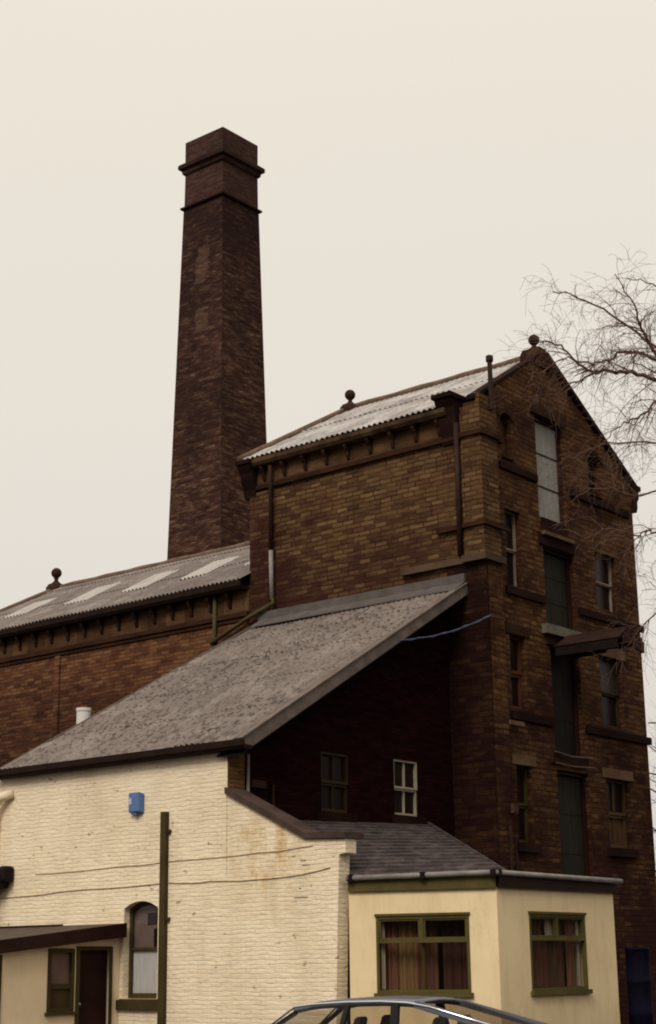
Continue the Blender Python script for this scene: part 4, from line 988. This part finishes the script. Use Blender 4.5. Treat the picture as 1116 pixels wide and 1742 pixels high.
rng = random.Random(33)
TB = FW * 27 + RT * 7.5
def tp(dx, z, f): return FW * (27 + f) + RT * dx + V((0, 0, z))
tr = thing('bare_tree', 'leafless winter tree with drooping fine twigs in front of the gable', 'tree', TB)
trunk = smooth_pts([V(TB), TB + V((.05, .1, 3)), TB + V((-.1, .15, 6)), TB + V((.0, .1, 8.5)), TB + V((.25, 0, 11.5)), TB + V((.2, .3, 14)), TB + V((.4, .3, 16.5))], rng, .02)
bm = B(); tube(bm, trunk, [.27 * (1 - .95 * i / (len(trunk) - 1)) + .02 for i in range(len(trunk))], 10); obj('trunk', bm, M['bark'], tr, smooth=True)
limbs = [
    (.11, [(7.5, 9.8, 0), (6.92, 11.2, .1), (6.43, 11.62, .2), (5.98, 11.76, .1), (5.55, 11.83, 0), (5.13, 11.79, -.2), (4.97, 11.75, -.2), (4.61, 11.84, -.4), (4.36, 12.09, -.5), (4.1, 12.13, -.7), (3.8, 12.1, -.8)]),
    (.05, [(5.0, 11.75, -.2), (4.75, 11.62, -.3), (4.45, 11.52, -.2), (4.1, 11.4, .1)]),
    (.10, [(7.5, 9.2, .1), (6.65, 10.6, -.3), (6.22, 11.57, -.5), (5.83, 12.07, -.7), (5.64, 12.41, -.9), (5.5, 12.8, -1.0), (5.2, 13.2, -1.2)]),
    (.075, [(7.6, 11.3, .2), (6.68, 12.1, .6), (6.02, 12.43, .7), (5.65, 12.53, .8), (5.43, 12.42, .9), (5.17, 12.34, .9), (4.9, 12.42, 1.0), (4.64, 12.54, 1.1), (4.26, 12.32, 1.2), (3.95, 12.3, 1.3)]),
    (.065, [(7.5, 11.9, 0), (6.86, 11.73, -.5), (5.93, 11.02, -.9), (5.58, 10.69, -1.0), (5.31, 10.53, -1.1), (5.08, 10.37, -1.2), (4.7, 10.0, -1.3)]),
    (.05, [(7.5, 9.6, .3), (6.72, 9.97, .7), (5.85, 9.82, 1.0), (5.38, 9.99, 1.2), (5.0, 10.05, 1.3), (4.6, 9.8, 1.4)]),
    (.055, [(7.5, 8.6, 0), (6.64, 8.91, -.4), (5.77, 8.7, -.6), (5.56, 8.71, -.7), (5.35, 8.58, -.8), (4.9, 8.7, -.9), (4.5, 8.5, -1.0)]),
    (.075, [(7.65, 11.4, .2), (6.85, 11.9, .4), (6.04, 12.64, .5), (5.27, 13.22, .4), (4.65, 13.4, .2), (4.3, 13.4, 0)]),
    (.05, [(7.7, 12.2, .2), (6.92, 12.5, -.3), (6.3, 13.1, -.5), (5.9, 13.3, -.6), (5.5, 13.3, -.8)]),
    (.06, [(7.6, 10.5, 0), (6.7, 10.9, -1.2), (6.0, 10.6, -2.0), (5.5, 10.9, -2.4), (5.1, 11.0, -2.7)]),
    (.05, [(7.5, 8.2, .3), (6.5, 8.0, 1.2), (5.9, 7.6, 1.5), (5.6, 7.2, 1.7)]),
    (.05, [(7.5, 10.2, .2), (6.4, 11.0, 1.6), (5.5, 11.2, 2.2), (5.0, 11.0, 2.5)]),
]
for r0, P in limbs:
    pts = smooth_pts([tp(*p) for p in P], rng, .018)
    bm = B(); branchy(bm, pts, r0 * .48, .007, 0, 5.2, rng, 3, .4); obj('limb', bm, M['bark'], tr, recalc=False)
# limbs on the far side, out of the picture but part of the crown
for k in range(20):
    a = rng.uniform(-1.1, 1.3); z0 = 7.5 + 8.3 * k / 19; ln = rng.uniform(2.6, 4) * (1 - .5 * (k / 19) ** 2)
    P = [TB + V((0, 0, z0)), TB + (RT * math.cos(a) + FW * math.sin(a)) * ln * .5 + V((0, 0, z0 + 1.0)), TB + (RT * math.cos(a) + FW * math.sin(a)) * ln + V((0, 0, z0 + 1.5))]
    bm = B(); branchy(bm, smooth_pts(P, rng, .04), .05, .008, 0, 2.4, rng, 3, .4); obj('limb', bm, M['bark'], tr, recalc=False)
# far trees seen at the right edge beyond the mill
for k, (dx, f, h, lab) in enumerate(((17.6, 78, 12, 'hazy bare tree far beyond the mill, nearest the gable edge'), (21, 84, 13.5, 'hazy taller bare tree far beyond the mill at the frame edge'))):
    base = FW * f + RT * dx
    ft = thing('distant_tree', lab, 'tree', base, 'far bare trees behind the mill')
    tk_ = smooth_pts([base, base + V((.2, .1, h * .35)), base + V((.1, .3, h * .7)), base + V((.3, .2, h))], rng, .05)
    bm = B(); tube(bm, tk_, [.3 - .27 * i / (len(tk_) - 1) for i in range(len(tk_))], 7); obj('trunk', bm, M['bark_grey'], ft)
    bm = B()
    for j in range(26):
        z0 = h * rng.uniform(.25, .95); a = rng.uniform(0, 2 * PI); ln = (1.1 - abs(z0 / h - .5)) * h * .33
        dv = V((math.cos(a), math.sin(a), .6)) * ln
        P = [base + V((.15, .2, z0)), base + V((.15, .2, z0)) + dv * .5, base + V((.15, .2, z0)) + dv]
        branchy(bm, smooth_pts(P, rng, .08), .06, .015, 0, 1.8, rng, 2, .1, None, 1.8)
    obj('crown', bm, M['bark_grey'], ft, recalc=False)

# ================================================================== parked car (five-door fastback), only its roof shows above the frame edge
head = V((-.22, .976, 0)).normalized(); side = V((-head.y, head.x, 0))     # side = the car's left, towards the camera
# near-side rear roof corner at (13.84,10.57,1.33)
cbase = V((13.84, 10.57, 0)) + head * .31 - side * .54
car = thing('parked_car', 'blue grey five-door fastback car with bright roof trim parked before the bay', 'car', cbase)
def cw(x, y, z): return cbase + head * x + side * y + V((0, 0, z))
def loft(bm, secs, close=True):
    rings = [[bm.verts.new(cw(*p)) for p in s] for s in secs]
    for a, b in zip(rings, rings[1:]):
        n = len(a)
        for k in range(n if close else n - 1): bm.faces.new((a[k], a[(k + 1) % n], b[(k + 1) % n], b[k]))
    if close: bm.faces.new(rings[0][::-1]); bm.faces.new(rings[-1])
    return bm
# lower body
def sec(x, hw, zb, zt, tuck=.06):
    return [(x, hw - tuck, zb), (x, hw, zb + .12), (x, hw + .01, (zb + zt) / 2), (x, hw - .02, zt - .05), (x, hw - .09, zt), (x, -hw + .09, zt), (x, -hw + .02, zt - .05), (x, -hw - .01, (zb + zt) / 2), (x, -hw, zb + .12), (x, -hw + tuck, zb)]
bm = B(); loft(bm, [sec(2.25, .60, .32, .60), sec(2.15, .74, .24, .66), sec(1.7, .82, .2, .76), sec(1.05, .84, .18, .84), (sec(.0, .85, .18, .88)), sec(-1.0, .85, .18, .9), sec(-1.8, .83, .2, .93), sec(-2.1, .8, .26, .93), sec(-2.2, .74, .34, .86)])
bd = obj('body', bm, M['paint_car'], car, smooth=True)
bd.modifiers.new('s', 'SUBSURF').levels = 1; bd.modifiers['s'].render_levels = 2
# greenhouse roof skin
RF = [(.86, .53, 1.265), (.6, .56, 1.31), (.2, .575, 1.335), (-.2, .575, 1.345), (-.5, .565, 1.335), (-.62, .56, 1.32)]
bm = B(); loft(bm, [[(x, hw, z - .05), (x, hw * .97, z - .012), (x, hw * .7, z + .018), (x, 0, z + .03), (x, -hw * .7, z + .018), (x, -hw * .97, z - .012), (x, -hw, z - .05)] for x, hw, z in RF], False)
solid(obj('roof', bm, M['paint_car'], car, smooth=True), .03)
# pillars and frames (near and far side)
for s in (1, -1):
    for a, b, w in (((1.36, .68 * s, .87), (.82, .53 * s, 1.22), .04), ((.26, .73 * s, .88), (.18, .585 * s, 1.29), .05), ((-.40, .73 * s, .9), (-.36, .58 * s, 1.29), .085)):
        bm = bar(B(), cw(*a), cw(*b), w, .05, tuple(side)); obj('pillar', bm, M['plastic'], car)
    bm = B(); bar(bm, cw(-.58, .56 * s, 1.3), cw(-1.95, .62 * s, .94), .07, .06, tuple(side)); obj('tail_pillar', bm, M['paint_car'], car)
    bm = B(); tube(bm, [cw(1.34, .70 * s, .9), cw(.9, .545 * s, 1.235), cw(.82, .565 * s, 1.275), cw(.6, .585 * s, 1.3), cw(.2, .6 * s, 1.322), cw(-.2, .6 * s, 1.328), cw(-.5, .59 * s, 1.315), cw(-.75, .59 * s, 1.275), cw(-1.95, .65 * s, .96)], .014, 8); obj('roof_trim', bm, M['chrome'], car, smooth=True)
    # side glass
    for a in ([(1.26, .7, .89), (.3, .73, .89), (.22, .59, 1.28), (.6, .575, 1.265), (.88, .54, 1.21)], [(.22, .73, .9), (-.34, .73, .91), (-.32, .59, 1.285), (.15, .595, 1.29)], [(-.46, .73, .92), (-1.7, .69, .95), (-.7, .59, 1.25), (-.42, .595, 1.28)]):
        bm = B(); prism(bm, [cw(x, y * s, z) for x, y, z in a], side * (.004 * s)); obj('side_window', bm, M['glass_car'], car)
    for xw_ in (1.38, -1.32):
        bm = B(); c = cw(xw_, .78 * s, .3)
        ringp = [(.19, -.09), (.29, -.09), (.305, -.06), (.305, .06), (.29, .09), (.19, .09)]
        rings = [[bm.verts.new(c + side * o + (head * math.cos(2 * PI * k / 24) + V((0, 0, 1)) * math.sin(2 * PI * k / 24)) * r) for k in range(24)] for r, o in ringp]
        for a, b in zip(rings, rings[1:]):
            for k in range(24): bm.faces.new((a[k], a[(k + 1) % 24], b[(k + 1) % 24], b[k]))
        wh = obj('wheel', bm, M['rubber'], car, smooth=True)
        bm = B(); tube(bm, [c - side * .07, c + side * .07], .2, 20); tube(bm, [c - side * .085, c + side * .085], .06, 12); obj('rim', bm, M['rim'], wh)
    bm = B(); lo = [cw(2.2, .6 * s - .12, .5), cw(2.2, .6 * s + .08, .5), cw(2.16, .6 * s + .08, .62), cw(2.16, .6 * s - .12, .62)]; prism(bm, lo, head * .06); obj('headlight', bm, M['lamp_white'], car)
    bm = B(); lo = [cw(-2.17, .6 * s - .16, .66), cw(-2.17, .6 * s + .14, .66), cw(-2.15, .6 * s + .14, .82), cw(-2.15, .6 * s - .16, .82)]; prism(bm, lo, -head * .06); obj('tail_lamp', bm, M['lamp_red'], car)
    bm = B(); tube(bm, [cw(.95, .8 * s, .92), cw(.98, .9 * s, .95)], .02, 8); prism(bm, [cw(.94, .86 * s, .93), cw(1.02, .87 * s, .93), cw(1.02, .98 * s, .95), cw(.94, .98 * s, .95)], (0, 0, .1)); obj('door_mirror', bm, M['plastic'], car)
bm = B(); prism(bm, [cw(1.36, .64, .89), cw(1.36, -.64, .89), cw(.84, -.5, 1.22), cw(.84, .5, 1.22)], V((0, 0, .005))); obj('windscreen', bm, M['glass_car'], car)
bm = B(); prism(bm, [cw(-.68, .52, 1.3), cw(-.68, -.52, 1.3), cw(-1.88, -.57, .96), cw(-1.88, .57, .96)], V((0, 0, .005))); obj('rear_window', bm, M['glass_car'], car)
bm = B(); prism(bm, [cw(-1.9, .68, .94), cw(-1.9, -.68, .94), cw(-2.3, -.62, 1.0), cw(-2.3, .62, 1.0)], V((0, 0, .035))); obj('spoiler', bm, M['plastic'], car)
bm = B(); box_pts = [(2.24, .7, .36), (2.34, .55, .36), (2.34, -.55, .36), (2.24, -.7, .36)]; prism(bm, [cw(*p) for p in box_pts], (0, 0, .13)); obj('front_bumper', bm, M['plastic'], car)
bm = B(); prism(bm, [cw(*p) for p in ((-2.16, .78, .36), (-2.3, .6, .36), (-2.3, -.6, .36), (-2.16, -.78, .36))], (0, 0, .14)); obj('rear_bumper', bm, M['plastic'], car)
for x in (.35, -.55):
    for y in (.34, -.34):
        bm = B()
        prism(bm, [cw(x + .1, y - .22, .55), cw(x + .1, y + .22, .55), cw(x - .12, y + .2, 1.0), cw(x - .12, y - .2, 1.0)], head * -.1)
        prism(bm, [cw(x - .13, y - .12, 1.02), cw(x - .13, y + .12, 1.02), cw(x - .17, y + .1, 1.17), cw(x - .17, y - .1, 1.17)], head * -.07)
        prism(bm, [cw(x + .45, y - .22, .42), cw(x + .45, y + .22, .42), cw(x - .05, y + .22, .42), cw(x - .05, y - .22, .42)], (0, 0, .14))
        bmesh.ops.bevel(bm, geom=bm.edges[:], offset=.015, segments=2, affect='EDGES'); obj('seat', bm, M['seat'], car)

# ================================================================== light: overcast sky and a soft sun
W = bpy.data.worlds.new('World'); S.world = W; W.use_nodes = True
t = W.node_tree; bg = t.nodes['Background']
sd = V((-.86, -.25, .85)).normalized(); el = math.asin(sd.z); az = math.atan2(sd.x, sd.y)
sky = N(t, 'ShaderNodeTexSky', sky_type='NISHITA', sun_disc=False, sun_elevation=el, sun_rotation=az, air_density=1.5, dust_density=4.0)
tc = N(t, 'ShaderNodeTexCoord'); sp = N(t, 'ShaderNodeSeparateXYZ'); L(t, tc.outputs['Generated'], sp.inputs[0])
cl = noi(t, mapping(t, tc.outputs['Generated'], (1, 1, 2.2)), 1.6, 4, .5)
zf = math_(t, 'ADD', sp.outputs[2], math_(t, 'MULTIPLY', math_(t, 'SUBTRACT', cl, .5), .11))
# layer of cloud: CIE-like, brighter towards the zenith (values for background strength 0.1)
cloud = ramp(t, zf, [(0.0, (.72, .66, .60)), (.12, (.765, .708, .64)), (.3, (.825, .77, .685)), (.5, (.87, .81, .70)), (1.0, (1.05, 1., .9))])
cs = N(t, 'ShaderNodeVectorMath', operation='SCALE'); L(t, cloud, cs.inputs[0]); cs.inputs[3].default_value = 10.
sk = mix(t, .94, sky.outputs[0], cs.outputs[0])
L(t, sk, bg.inputs['Color']); bg.inputs['Strength'].default_value = .1
ld = bpy.data.lights.new('sun', 'SUN'); ld.energy = 2.1; ld.angle = R(25); ld.color = (1, .95, .87)
lo = bpy.data.objects.new('sun', ld); link(lo); lo.rotation_euler = sd.to_track_quat('Z', 'Y').to_euler(); lo.location = (0, 0, 60)

# ================================================================== camera
cd = bpy.data.cameras.new('camera'); co = bpy.data.objects.new('camera', cd); link(co)
cd.sensor_fit = 'VERTICAL'; cd.sensor_height = 36; cd.lens = 2740 / 1742 * 36; cd.clip_end = 3000
Rm = Matrix(((0.6367, -0.2013, -0.7444), (-0.7710, -0.1814, -0.6105), (-0.0121, 0.9626, -0.2707)))
co.matrix_world = Matrix.Translation((0, 0, 1.7)) @ Rm.to_quaternion().to_matrix().to_4x4()
S.camera = co
S.render.engine = 'CYCLES'
S.render.film_transparent = False
S.render.filter_size = 1.9 if hasattr(S.render, 'filter_size') else 1.5
S.cycles.filter_width = 2.0
S.cycles.max_bounces = 6
S.cycles.transparent_max_bounces = 16
S.view_settings.view_transform = 'Standard'; S.view_settings.look = 'None'; S.view_settings.exposure = 0; S.view_settings.gamma = 1
for o in list(C.objects):
    if '_base' in o.keys(): del o['_base']
